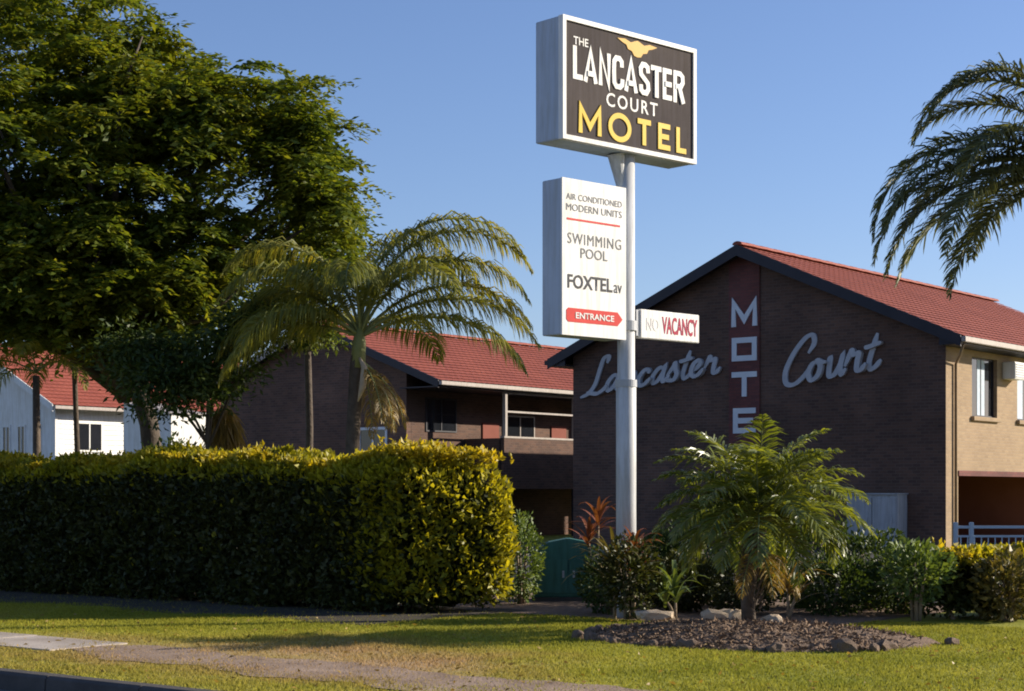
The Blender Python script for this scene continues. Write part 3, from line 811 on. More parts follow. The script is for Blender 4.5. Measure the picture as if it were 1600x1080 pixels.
# ------------------------------------------------------------------ pole sign
def motel_sign():
    r = empty('motel_sign', (-12.03, 17.64, 0), R_(90 - 9.2), 'tall white pole carrying a dark motel sign box above a white notice box', 'sign')
    # local x runs along the sign (away from the camera), local -y faces the camera side
    MB().tube([(0,0,-0.2),(0,0,2.9),(0,0,2.92),(0,0,6.2)], [0.125,0.125,0.108,0.108], 28).build('pole', 'pole', r, smooth=False)
    for p in r.children[0].data.polygons: p.use_smooth = len(p.vertices) == 4
    MB().tube([(0,0,2.86),(0,0,2.95)], [0.135,0.135], 28).build('collar', 'steel', r)
    # --- top cabinet
    s0, s1, t0, t1, z0, z1 = -1.32, 1.06, -0.20, 0.25, 5.735, 7.20
    cab = MB().box((s0 + 0.004, t0 + 0.006, z0 + 0.004), (s1 - 0.004, t1, z1 - 0.004)).build('top_cabinet', 'sign_side', r, bevel=0.01)
    fr = MB(); w = 0.055
    fr.box((s0, t0 - 0.03, z1 - w), (s1, t0 + 0.05, z1)); fr.box((s0, t0 - 0.03, z0), (s1, t0 + 0.05, z0 + w))
    fr.box((s0, t0 - 0.029, z0 + w), (s0 + w, t0 + 0.05, z1 - w)); fr.box((s1 - w, t0 - 0.029, z0 + w), (s1, t0 + 0.05, z1 - w))
    fr.build('frame', 'sign_white', cab)
    MB().box((s0 + w - 0.01, t0 - 0.008, z0 + w - 0.01), (s1 - w + 0.01, t0 + 0.004, z1 - w + 0.01)).build('face_panel', 'sign_dark', cab)
    W = s1 - s0; Hh = z1 - z0; yf = t0 - 0.008
    U = lambda u: s0 + u * W
    Zv = lambda v: z1 - v * Hh
    text_part('small_word', 'THE', U(0.08), U(0.185), Zv(0.215), Zv(0.15), yf, 'sign_white', cab, 0.01)
    # condensed heavy word, letter by letter
    word = 'LANCASTER'; widths = [0.8, 1.05, 1.0, 0.95, 1.05, 0.95, 0.9, 0.85, 1.0]
    tot = sum(widths); u = 0.075
    for c, wd in zip(word, widths):
        du = wd / tot * 0.845
        mb = MB()
        for si, st in enumerate(HEAVY[c]):
            ribbon(mb, [(U(u) + du * 0.9 * W * p[0], Zv(0.50) + 0.275 * Hh * p[1]) for p in st], 0.064, yf + 0.001, 0.006 + 0.012 * si)
        mb.build('letter', 'sign_white', cab)
        u += du
    text_part('word', 'COURT', U(0.315), U(0.70), Zv(0.66), Zv(0.545), yf, 'sign_white', cab, 0.012, space=1.25)
    for c, ua, ub in (('M', 0.115, 0.275), ('O', 0.335, 0.49), ('T', 0.545, 0.645), ('E', 0.70, 0.80), ('L', 0.845, 0.925)):
        block_letter(cab, c, U(ua), Zv(0.925), (ub - ua) * W, 0.215 * Hh, 0.065, yf + 0.001, 0.012, 'sign_gold', rounded=True)
    # spread-winged gold crest
    mb = MB()
    wing = [(-0.36,0.075),(-0.22,0.088),(-0.12,0.06),(-0.05,0.085),(0.0,0.10),(0.05,0.085),(0.12,0.06),(0.22,0.088),(0.36,0.075),
            (0.26,0.035),(0.20,0.02),(0.17,-0.03),(0.10,-0.045),(0.06,-0.095),(0.0,-0.105),(-0.06,-0.095),(-0.10,-0.045),(-0.17,-0.03),(-0.20,0.02),(-0.26,0.035)]
    cxx, czz = U(0.545), Zv(0.125)
    mb.prism([(cxx + p[0], czz + p[1]) for p in wing], 'y', yf - 0.008, yf + 0.002)
    mb.build('gold_crest', 'emblem_gold', cab)
    # pole saddle under the cabinet
    MB().tube([(-0.06, 0.02, 5.30), (-0.16, 0.02, 5.74)], [0.05, 0.11], 16).build('bracket', 'pole', r)
    # --- lower notice cabinet
    s0, s1, t0, t1, z0, z1 = -1.24, -0.14, -0.12, 0.22, 3.43, 5.30
    cab = MB().box((s0 + 0.004, t0 + 0.006, z0 + 0.004), (s1 - 0.004, t1, z1 - 0.004)).build('notice_cabinet', 'sign_side', r, bevel=0.01)
    MB().box((s0, t0 - 0.012, z0), (s1, t0 + 0.012, z1)).build('face_panel', 'sign_white', cab)
    W = s1 - s0; Hh = z1 - z0; yf = t0 - 0.012
    text_part('line_of_text', 'AIR CONDITIONED', U2(s0, W, 0.06), U2(s0, W, 0.93), z1 - 0.135*Hh, z1 - 0.095*Hh, yf, 'sign_faded', cab, 0.0)
    text_part('line_of_text', 'MODERN UNITS', U2(s0, W, 0.06), U2(s0, W, 0.93), z1 - 0.205*Hh, z1 - 0.16*Hh, yf, 'sign_faded', cab, 0.0)
    MB().box((U2(s0, W, 0.07), yf - 0.004, z1 - 0.265*Hh), (U2(s0, W, 0.90), yf + 0.002, z1 - 0.252*Hh)).build('red_rule', 'sign_red', cab)
    text_part('line_of_text', 'SWIMMING', U2(s0, W, 0.08), U2(s0, W, 0.92), z1 - 0.415*Hh, z1 - 0.345*Hh, yf, 'sign_faded', cab, 0.0, space=1.15)
    text_part('line_of_text', 'POOL', U2(s0, W, 0.28), U2(s0, W, 0.70), z1 - 0.50*Hh, z1 - 0.435*Hh, yf, 'sign_faded', cab, 0.004)
    text_part('line_of_text', 'FOXTEL', U2(s0, W, 0.08), U2(s0, W, 0.78), z1 - 0.70*Hh, z1 - 0.61*Hh, yf, 'sign_ink', cab, 0.02)
    text_part('line_of_text', 'av', U2(s0, W, 0.80), U2(s0, W, 0.93), z1 - 0.70*Hh, z1 - 0.645*Hh, yf, 'sign_ink', cab, 0.0)
    za_, zb_ = z1 - 0.915*Hh, z1 - 0.825*Hh; zm = (za_ + zb_) / 2
    MB().prism([(U2(s0,W,0.06), za_+0.03), (U2(s0,W,0.09), za_), (U2(s0,W,0.86), za_), (U2(s0,W,0.94), zm), (U2(s0,W,0.86), zb_), (U2(s0,W,0.09), zb_), (U2(s0,W,0.06), zb_-0.03)], 'y', yf - 0.004, yf + 0.002).build('red_arrow', 'sign_red', cab)
    text_part('line_of_text', 'ENTRANCE', U2(s0, W, 0.20), U2(s0, W, 0.80), zm - 0.038, zm + 0.038, yf - 0.005, 'sign_white', cab, 0.02)
    for z in (3.62, 5.1):
        MB().box((-0.145, -0.05, z - 0.04), (-0.09, 0.05, z + 0.04)).build('bracket', 'steel', r)
    # --- vacancy flag
    s0, s1, t0, t1, z0, z1 = 0.15, 1.25, -0.11, -0.01, 3.475, 3.835
    cab = MB().box((s0, t0, z0), (s1, t1, z1)).build('vacancy_box', 'sign_white', r, bevel=0.008)
    text_part('line_of_text', 'NO', s0 + 0.10, s0 + 0.33, z0 + 0.10, z1 - 0.10, t0, 'faint_ink', cab, 0.01)
    text_part('line_of_text', 'VACANCY', s0 + 0.39, s1 - 0.04, z0 + 0.075, z1 - 0.065, t0, 'sign_maroon', cab, 0.022)
    mb = MB(); mb.box((0.09, -0.09, 3.5), (0.149, -0.02, 3.82)); mb.build('bracket', 'steel', r)
    MB().tube([(0,0,3.56),(0,0,3.68)], [0.135,0.135], 24).build('clamp', 'steel', r)
    for p in [o for o in r.children if o.name.startswith('clamp')]: pass
    return r
def U2(s, w, u): return s + u * w
motel_sign()

# ------------------------------------------------------------------ fences, cabinet
def pool_fence():
    dx, dy = 1.28, 1.0
    b = empty('pool_fence', (-10.36, 23.64, 0), R_(YAW), 'low pale blue rail fence behind the right-hand hedge', 'fence')
    L = 4.2
    MB().box((0, -0.02, 1.03), (L, 0.02, 1.07)).build('rail', 'fence_paint', b)
    MB().box((0, -0.015, 0.90), (L, 0.015, 0.93)).build('rail', 'fence_paint', b)
    MB().box((0, -0.015, 0.12), (L, 0.015, 0.15)).build('rail', 'fence_paint', b)
    for x in (0.0, 0.23, 2.2, 4.16):
        MB().box((x, -0.03, 0), (x + 0.06, 0.03, 1.12)).build('post', 'fence_paint', b, bevel=0.006)
    me = None
    for i in range(40):
        x = 0.1 + i * 0.10
        if me is None:
            ob = MB().box((0, -0.008, 0.151), (0.014, 0.008, 0.899)).build('picket', 'fence_paint', b); me = ob.data
        else: ob = link('picket', me, None, b)
        ob.location.x = x
pool_fence()

def wall_cabinet():
    b = empty('meter_cabinet', (-20.6, 42.1, 0), 0, 'pale grey cabinet against the dark gable wall near its right corner', 'cabinet')
    MB().box((-0.75, -0.3, 0.08), (0.72, 0.30, 1.50)).build('body', 'cabinet', b, bevel=0.01)
    for xa, xb in ((-0.72, -0.015), (0.015, 0.69)):
        d = MB().box((xa, -0.325, 0.14), (xb, -0.301, 1.42)).build('door', 'cabinet', b, bevel=0.004)
        MB().box(((xa+xb)/2 + 0.2, -0.345, 0.75), ((xa+xb)/2 + 0.23, -0.326, 0.9)).build('handle', 'steel', d)
    MB().box((-0.78, -0.36, 1.502), (0.75, 0.31, 1.54)).build('lid', 'cabinet', b)
    MB().box((-0.72, -0.27, 0.0), (0.69, 0.28, 0.079)).build('plinth', 'kerb', b)
wall_cabinet()

# ------------------------------------------------------------------ vegetation builders
def tube_obj(name, pts, radii, mat, parent, n=8):
    return MB().tube(pts, radii, n).build(name, mat, parent, smooth=True)

def shell_points(n, size, rng, jitter=0.08, bottom=0.0):
    """points spread over the skin of a rounded box (superellipsoid), with outward normals"""
    hx, hy, hz = size
    d = rand_dirs(n * 3, rng)
    # area-ish weighting by sampling box faces
    fa = np.array([hy*hz, hy*hz, hx*hz, hx*hz, hx*hy, hx*hy*bottom]); fa = fa / fa.sum()
    face = rng.choice(6, n, p=fa)
    u = rng.uniform(-1, 1, (n, 3))
    ax = np.array([0,0,1,1,2,2])[face]; sg = np.array([1,-1,1,-1,1,-1])[face]
    u[np.arange(n), ax] = sg
    e = 7.0
    nn = (np.abs(u) ** e).sum(1, keepdims=True) ** (1 / e)
    p = u / nn
    nrm = unit(np.sign(p) * np.abs(p) ** (e - 1) / np.array([hx, hy, hz]))
    P = p * np.array([hx, hy, hz])
    return P, nrm

def lumps(P, amp, freq, seed=0.0):
    x, y, z = P[:, 0] * freq, P[:, 1] * freq, P[:, 2] * freq
    return amp * (np.sin(x * 1.3 + seed) * np.cos(z * 1.7 + seed * 2) + 0.6 * np.sin(x * 2.9 + y * 2.1 + seed) + 0.5 * np.cos(z * 3.7 - x * 1.1 + y * 3.0))

def shape(P, N, half, end):
    """rounds the front shoulder of the hedge; end > 0 cuts its +x end obliquely"""
    hx, hy, hz = half
    P = P.copy(); N = N.copy()
    top = np.clip((P[:, 2] - (2*hz - 0.42)) / 0.42, 0, 1)
    front = np.clip(-P[:, 1] / hy, 0, 1)
    P[:, 1] += top ** 1.8 * 0.34 * front
    N[:, 2] += top * 0.9 * front
    bulge = 0.05*np.sin(P[:, 0]*1.1 + 0.7) + 0.035*np.sin(P[:, 0]*2.7) + 0.03*np.sin(P[:, 0]*6.1 + P[:, 1]*3)
    P[:, 2] += bulge * np.clip(P[:, 2] / (2*hz) - 0.4, 0, 1) * 1.7
    if end:
        r = np.clip((P[:, 0] - (hx - 0.7)) / 0.7, 0, 1); P[:, 2] -= 0.22 * r ** 2 * P[:, 2] / (2*hz)
        k = np.clip((P[:, 0] - (hx - 2.2)) / 2.2, 0, 1)
        P[:, 0] -= end * k ** 2 * (hy - P[:, 1]) / (2*hy)
        e = (N[:, 0] > 0.3)
        N[e, 1] -= 0.5
    return P, unit(N)

def hedge(name, loc, rz, size, n, label, seed, leaf=0.075, cat='hedge', inner=True, shoots=0, mat='hedge_leaf', shade_mat='olive_and_shade_leaf', stems=10, end=0.0):
    """dense clipped hedge: inner dark core, leafy skin, loose new shoots along the top"""
    rng = np.random.default_rng(seed)
    h = empty(name, loc, rz, label, cat)
    hx, hy, hz = size[0]/2, size[1]/2, size[2]/2
    P, N = shell_points(n, (hx, hy, hz), rng)
    depth = rng.exponential(0.055, n)
    P = P + N * ((lumps(P, 0.045, 2.2, seed) + lumps(P, 0.035, 6.5, seed + 2))[:, None]) - N * depth[:, None]
    P[:, 2] += hz
    P, N = shape(P, N, (hx, hy, hz), end)
    keep = P[:, 2] > 0.05
    P, N = P[keep], N[keep]; m = len(P)
    ax = unit(N * 0.75 + rand_dirs(m, rng) * 0.9 + np.array([0, 0, 0.35]))
    L = rng.uniform(0.6, 1.25, m) * leaf
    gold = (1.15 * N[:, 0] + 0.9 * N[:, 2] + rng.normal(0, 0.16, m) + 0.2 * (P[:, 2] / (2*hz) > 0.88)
            + (0.75 if end else 0.0) * np.clip((P[:, 0] - (hx - 2.3) + P[:, 2] / (2*hz) * 0.7) / 1.5, 0, 1) * rng.uniform(0.2, 1.1, m)) > 0.42  # golden growth, doubling as painted sunlight on top and end; front stays shade-dark
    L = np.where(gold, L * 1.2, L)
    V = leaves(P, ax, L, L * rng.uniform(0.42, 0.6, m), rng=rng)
    tag(np_mesh('foliage', V[~gold], 4, shade_mat, h), kind='stuff')
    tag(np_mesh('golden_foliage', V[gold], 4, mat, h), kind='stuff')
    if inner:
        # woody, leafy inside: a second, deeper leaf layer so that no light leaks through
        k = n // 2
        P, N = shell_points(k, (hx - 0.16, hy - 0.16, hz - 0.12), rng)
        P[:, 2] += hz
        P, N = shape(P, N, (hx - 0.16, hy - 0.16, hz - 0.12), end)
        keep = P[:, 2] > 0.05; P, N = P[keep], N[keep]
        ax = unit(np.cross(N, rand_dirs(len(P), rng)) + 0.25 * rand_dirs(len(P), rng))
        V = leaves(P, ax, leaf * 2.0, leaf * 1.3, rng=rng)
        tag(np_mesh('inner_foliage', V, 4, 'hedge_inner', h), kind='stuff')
    if shoots:
        x = rng.uniform(-hx, hx - 0.15, shoots); y = rng.uniform(-hy + 0.22, hy * 0.9, shoots)
        x = x - end * np.clip((x - (hx - 2.2)) / 2.2, 0, 1) ** 2 * (hy - y) / (2*hy)
        hh = rng.uniform(0.03, 0.17, shoots) * (0.6 + 0.5 * np.sin(x * 2.1 + seed) + 0.3 * np.sin(x * 5.3))
        hh = np.clip(hh, 0.02, 0.25)
        C = []; A = []
        for i in range(shoots):
            k = 7
            base = np.array([x[i], y[i], 2*hz - 0.06 + 0.05*math.sin(x[i]*1.1+0.7) + 0.035*math.sin(x[i]*2.7) - (0.2 * max(0, (x[i] - hx + 0.9)) ** 2 if end else 0)])
            t = rng.random(k) * hh[i] * 1.2
            dirn = unit(np.array([rng.normal(0, 0.35), rng.normal(0, 0.35), 1.0]))
            C.append(base + dirn * t[:, None]); A.append(unit(rand_dirs(k, rng) + dirn * 0.8))
        C = np.concatenate(C); A = np.concatenate(A)
        L = rng.uniform(0.6, 1.2, len(C)) * leaf
        tag(np_mesh('new_shoots', leaves(C, A, L, L * 0.5, rng=rng), 4, 'shoot_leaf', h), kind='stuff')
    for i in range(stems):
        x = -hx + (size[0] - end * 2.2) * (i + 0.5) / stems
        tube_obj('stem', [(x, rng.normal(0, .1), -0.05), (x + rng.normal(0, .05), rng.normal(0, .1), hz*0.7), (x + rng.normal(0, .15), 0, hz*1.4)], [0.03, 0.025, 0.012], 'stem_pale', h, 6)
    return h

def shrub(name, loc, r, hgt, n, mat, label, seed, leaf=0.06, cat='shrub', stems=3, open_=0.5, group=None, base=0.0):
    """loose rounded shrub made of leafy twigs; open_ = how deep leaves reach inwards"""
    rng = np.random.default_rng(seed)
    s = empty(name, loc, rng.uniform(0, 6), label, cat, group)
    d = rand_dirs(n, rng)
    rad = 1 - rng.random(n) ** 1.5 * open_
    P = d * rad[:, None]
    bump = 1 + lumps(d * 2.0, 0.10, 1.6, seed)
    P = P * bump[:, None] * np.array([r, r, (hgt - base) / 2])
    P[:, 2] += (hgt + base) / 2
    keep = P[:, 2] > 0.02; P = P[keep]; d = d[keep]
    ax = unit(d + rand_dirs(len(P), rng) * 0.8 + np.array([0, 0, 0.3]))
    L = rng.uniform(0.6, 1.3, len(P)) * leaf
    tag(np_mesh('foliage', leaves(P, ax, L, L * 0.5, rng=rng), 4, mat, s), kind='stuff')
    for i in range(stems):
        a = i * 2.4 + seed
        e = (math.cos(a) * r * 0.4, math.sin(a) * r * 0.4, hgt * 0.75)
        tube_obj('stem', [(math.cos(a)*0.04, math.sin(a)*0.04, -0.03), (e[0]*0.4, e[1]*0.4, hgt*0.3), e], [0.028, 0.022, 0.01], 'stem_pale', s, 6)
    return s

def frond(parent, az, el, length, bend, nl, ll, mat, droop=0.9, width=0.02, rng=RNG, base=(0, 0, 0), rr=0.016, petiole=0.14, vee=0.35, name='frond', twist=0.0, spread=0.5):
    """feather frond: an arching midrib with leaflets on both sides"""
    K = 14
    pts = [Vector(base)]
    dirs = []
    side_bend = rng.normal(0, 0.12) + twist
    for i in range(K):
        s = (i + 0.5) / K
        a = el - bend * s ** 1.35
        z = az + side_bend * s
        d = Vector((math.cos(a) * math.cos(z), math.cos(a) * math.sin(z), math.sin(a)))
        dirs.append(d); pts.append(pts[-1] + d * (length / K))
    dirs.append(dirs[-1])
    fr = MB().tube(pts, [rr * (1 - 0.88 * i / K) + 0.002 for i in range(K + 1)], 5).build(name, 'rachis', parent, smooth=True)
    P = np.array([tuple(p) for p in pts]); D = np.array([tuple(d) for d in dirs])
    t = np.repeat(np.linspace(petiole, 0.985, nl), 2)
    sg = np.tile([1.0, -1.0], nl)
    n = len(t)
    t = np.clip(t + rng.normal(0, 0.006, n), petiole, 0.99)
    f = t * K; i0 = np.minimum(f.astype(int), K - 1); fr_ = (f - i0)[:, None]
    B = P[i0] * (1 - fr_) + P[i0 + 1] * fr_
    T = unit(D[i0] * (1 - fr_) + D[np.minimum(i0 + 1, K)] * fr_)
    up = np.array([0, 0, 1.0])
    S = unit(np.cross(T, up + 1e-3)) * sg[:, None]
    Nn = np.cross(S, T) * sg[:, None]
    Nn = np.where(Nn[:, 2:3] < 0, -Nn, Nn)
    prof = np.sin(np.clip((t - petiole) / (1 - petiole), 0, 1) * 2.6 + 0.45)
    prof = np.clip(prof, 0.22, 1.0)
    L = ll * prof * rng.uniform(0.85, 1.12, n)
    fwd = spread + 0.5 * t
    d0 = unit(S + T * fwd[:, None] + Nn * (vee + rng.normal(0, 0.22, n))[:, None] + rng.normal(0, 0.08, (n, 3)))
    g = np.array([0, 0, -1.0])
    d1 = unit(d0 + g * droop * 0.55)
    d2 = unit(d0 + g * droop * 1.5)
    p1 = B + d0 * (L * 0.34)[:, None]; p2 = p1 + d1 * (L * 0.36)[:, None]; p3 = p2 + d2 * (L * 0.30)[:, None]
    wv = unit(np.cross(d0, rng.normal(size=(n, 3)) * 0.6 + Nn)) * (width / 2)
    me = bpy.data.meshes.new('leaflets')
    V = np.stack([B - wv*0.5, B + wv*0.5, p1 + wv, p1 - wv, p2 + wv*0.8, p2 - wv*0.8, p3], 1)
    base_i = (np.arange(n) * 7)[:, None]
    q1 = base_i + np.array([0, 1, 2, 3]); q2 = base_i + np.array([3, 2, 4, 5]); tr = base_i + np.array([5, 4, 6])
    loops = np.concatenate([np.concatenate([q1, q2, tr], 1).reshape(-1)])
    starts = (np.arange(n) * 11)[:, None] + np.array([0, 4, 8])
    me.vertices.add(n * 7); me.vertices.foreach_set('co', V.reshape(-1).astype(np.float32))
    me.loops.add(n * 11); me.loops.foreach_set('vertex_index', loops.astype(np.int32))
    me.polygons.add(n * 3); me.polygons.foreach_set('loop_start', starts.reshape(-1).astype(np.int32))
    me.update(calc_edges=True)
    o = link('leaflets', me, mat, fr)
    tag(o, kind='stuff')
    return fr

# ------------------------------------------------------------------ long golden hedge on the left
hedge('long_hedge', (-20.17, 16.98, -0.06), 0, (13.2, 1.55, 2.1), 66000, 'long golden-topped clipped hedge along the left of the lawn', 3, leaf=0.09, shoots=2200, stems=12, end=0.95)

# right-hand hedge
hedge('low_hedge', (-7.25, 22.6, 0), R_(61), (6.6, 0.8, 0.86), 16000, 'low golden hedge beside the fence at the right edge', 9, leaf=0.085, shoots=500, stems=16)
shrub('shrub', (-8.95, 19.35, 0), 0.42, 0.95, 1100, 'lime_leaf', 'leggy light green shrub with bare pale stems at the near end of the low hedge', 31, 0.09, stems=5, open_=0.7, base=0.25)
shrub('shrub', (-8.05, 19.95, 0), 0.40, 0.80, 1300, 'strap_leaf', 'olive leafy shrub in front of the low hedge at the right edge', 32, 0.10, stems=4, open_=0.7)

# ------------------------------------------------------------------ big spreading tree on the left
def big_tree():
    rng = np.random.default_rng(11)
    t = empty('shade_tree', (-25.04, 19.76, 0), R_(YAW), 'huge spreading tree with layered dark green crown filling the upper left', 'tree')
    # lobes of the crown: centre, radii, number of leaf sprays (local x to the right, y away, z up)
    lobes = [((-1.6, 0.3, 9.9), (3.2, 3.0, 1.5), 105), ((1.0, 0.0, 9.15), (2.0, 2.2, 0.9), 60), ((2.5, 0.0, 8.25), (2.0, 2.2, 0.75), 62), ((3.85, -0.2, 7.45), (0.85, 1.1, 0.75), 34),
             ((4.15, -0.2, 6.7), (0.5, 0.9, 0.7), 18),
             ((-1.2, -0.4, 7.7), (3.0, 3.0, 1.2), 130), ((1.2, -0.8, 7.1), (1.9, 2.0, 0.7), 36), ((0.6, -0.3, 6.0), (2.4, 2.4, 0.8), 60), ((-1.8, -0.2, 5.6), (2.6, 2.6, 1.1), 120),
             ((-0.8, 0.2, 5.0), (2.6, 2.0, 0.6), 80), ((3.3, 0.4, 6.15), (1.2, 1.2, 0.5), 8), ((1.7, 0.3, 4.9), (1.2, 1.4, 0.6), 22), ((-5.2, 0.3, 8.0), (2.9, 3.0, 2.9), 90),
             ((0.0, -1.8, 5.6), (2.2, 0.8, 0.8), 60), ((2.4, -0.6, 5.6), (1.3, 1.0, 0.9), 18), ((-2.2, -1.2, 5.0), (1.6, 1.0, 0.7), 40), ((0.4, -0.8, 4.6), (1.5, 1.0, 0.5), 30), ((1.4, -1.0, 8.0), (1.6, 1.2, 0.6), 30)]
    tube_obj('trunk', [(1.12, 0, -0.1), (1.10, 0.05, 1.4), (0.95, 0.0, 2.8), (0.5, 0, 4.2)], [0.26, 0.20, 0.17, 0.15], 'bark', t, 12)
    C = []; A = []; NS = []
    for (c, r, n) in lobes:
        for k in range(n):
            d = unit(rng.normal(size=3)); q = rng.random() ** 0.4
            p = np.array(c) + d * np.array(r) * q
            # each spray: a twig fan, leaves in pairs along several twigs, drooping at the rim
            nt_ = int(rng.uniform(9, 15)); a0 = rng.uniform(0, 6.28)
            size = rng.uniform(0.45, 0.95)
            up = 0.12 + 0.3 * d[2]; tx, ty = rng.normal(0, 0.38, 2)
            for j in range(nt_):
                a = a0 + j * 6.28 / nt_ + rng.normal(0, 0.25)
                ln = size * rng.uniform(0.6, 1.1); m = int(ln * 34)
                s = np.linspace(0.12, 1, m)[:, None]
                dirn = unit(np.array([math.cos(a), math.sin(a), tx * math.cos(a) + ty * math.sin(a)]))
                base = p + dirn * s * ln + np.array([0, 0, 1.0]) * (up * s * ln - 0.42 * ln * s ** 2) + rng.normal(0, 0.03, (m, 3))
                sg = np.where(np.arange(m) % 2 == 0, 1.0, -1.0)[:, None]
                side = np.array([-math.sin(a), math.cos(a), 0.0])
                C.append(base); A.append(side * sg + dirn * 0.7 + np.array([0, 0, -0.15]) + rng.normal(0, 0.25, (m, 3)))
    C = np.concatenate(C); A = np.concatenate(A)
    N = len(C)
    L = rng.uniform(0.11, 0.19, N)
    A = unit(A)
    # leaf blades lie roughly level, as they do in the light
    nrm = unit(np.array([0, 0, 1.0]) + rng.normal(0, 0.45, (N, 3)))
    side = unit(np.cross(A, nrm)); W = (L * rng.uniform(0.36, 0.5, N))[:, None]
    mid = C + A * (L * 0.5)[:, None]
    V = np.stack([C, mid + side * W * 0.5, C + A * L[:, None] - nrm * 0.02, mid - side * W * 0.5], 1)
    tag(np_mesh('crown', V, 4, 'tree_leaf', t), kind='stuff')
    # limbs out to the lobes
    for (c, r, n) in lobes:
        for k in range(3 if n > 50 else 2):
            e = np.array(c) + rng.normal(size=3) * np.array(r) * 0.35
            s = np.array([0.5, 0, rng.uniform(3.2, 4.2)])
            m1 = s * 0.6 + e * 0.4 + np.array([0, 0, 0.3]) + rng.normal(size=3) * 0.25
            m2 = s * 0.25 + e * 0.75 + rng.normal(size=3) * 0.2
            tube_obj('limb', [tuple(s), tuple(m1), tuple(m2), tuple(e)], [0.11, 0.075, 0.045, 0.015], 'bark', t, 7)
big_tree()

# smaller bushy tree below it, and a slim dark trunk
def small_tree(name, loc, hgt, crown, n, mat, label, seed, trunk_r=0.06, leaf=0.12):
    rng = np.random.default_rng(seed)
    t = empty(name, loc, R_(YAW), label, 'tree')
    tube_obj('trunk', [(0, 0, -0.05), (0.04, 0, hgt*0.4), (-0.03, 0.02, hgt*0.75), (0, 0, hgt)], [trunk_r*1.2, trunk_r, trunk_r*0.9, trunk_r*0.5], 'bark', t, 8)
    C = []; A = []
    for (c, r, k) in crown:
        for i in range(k):
            d = unit(rng.normal(size=3)); p = np.array(c) + d * np.array(r) * rng.random() ** 0.4
            m = int(n); g = rng.normal(size=(m, 3)) * np.array([0.2, 0.2, 0.12])
            C.append(p + g); A.append(unit(g + rng.normal(size=(m, 3)) * 0.2 + np.array([0, 0, -0.1])))
        s = np.array([0, 0, hgt*0.7]); e = np.array(c)
        tube_obj('limb', [tuple(s), tuple(s*0.5 + e*0.5 + np.array([0, 0, .1])), tuple(e)], [trunk_r*0.6, trunk_r*0.4, 0.01], 'bark', t, 6)
    C = np.concatenate(C); A = np.concatenate(A); L = rng.uniform(0.6, 1.3, len(C)) * leaf
    tag(np_mesh('crown', leaves(C, A, L, L * 0.4, rng=rng), 4, mat, t), kind='stuff')
small_tree('bushy_tree', (-21.3, 19.1, 0), 3.3, [((-0.6, 0, 3.3), (0.85, 0.8, 0.5), 40), ((-1.2, 0.3, 3.75), (0.7, 0.7, 0.5), 28), ((0.1, 0.1, 3.8), (0.7, 0.7, 0.6), 28), ((0.9, 0.2, 4.4), (0.7, 0.6, 0.5), 20)],
           90, 'bush_leaf', 'small bushy tree on a thin trunk standing between shed and brown wing', 21, 0.05)
small_tree('slim_tree', (-26.97, 20.79, 0), 5.2, [((0.1, 0, 5.2), (0.8, 0.8, 0.4), 24), ((-0.5, 0.2, 5.6), (0.8, 0.7, 0.4), 20)], 90, 'bush_leaf',
           'slim dark-trunked tree in front of the white house', 22, 0.055)
shrub('shrub', (-23.6, 20.4, 0), 0.75, 2.55, 3800, 'bush_leaf', 'leafy green shrub rising behind the hedge in front of the white house', 33, 0.09, stems=5, open_=0.7)

def dry_skirt():
    rng = np.random.default_rng(5)
    b = empty('dry_shrub', (-21.73, 19.82, 0), R_(YAW), 'dry straw-brown plant hanging in front of the brown wing', 'shrub')
    tube_obj('stem', [(0, 0, -0.03), (0.02, 0, 1.6), (-0.02, 0, 2.9)], [0.05, 0.045, 0.04], 'palm_bark', b, 8)
    n = 900
    a = rng.uniform(0, 2*math.pi, n); z = rng.uniform(2.45, 3.05, n); r = rng.uniform(0.02, 0.26, n) * np.sin((z - 2.2) / 0.9 * 3.0).clip(0.35, 1)
    C = np.stack([np.cos(a)*r, np.sin(a)*r, z], 1)
    A = np.stack([np.cos(a)*0.35, np.sin(a)*0.35, -np.ones(n)], 1) + rng.normal(size=(n, 3))*0.15
    L = rng.uniform(0.25, 0.55, n)
    tag(np_mesh('dead_leaves', leaves(C, A, L, 0.022, rng=rng), 4, 'dead_leaf', b), kind='stuff')
dry_skirt()

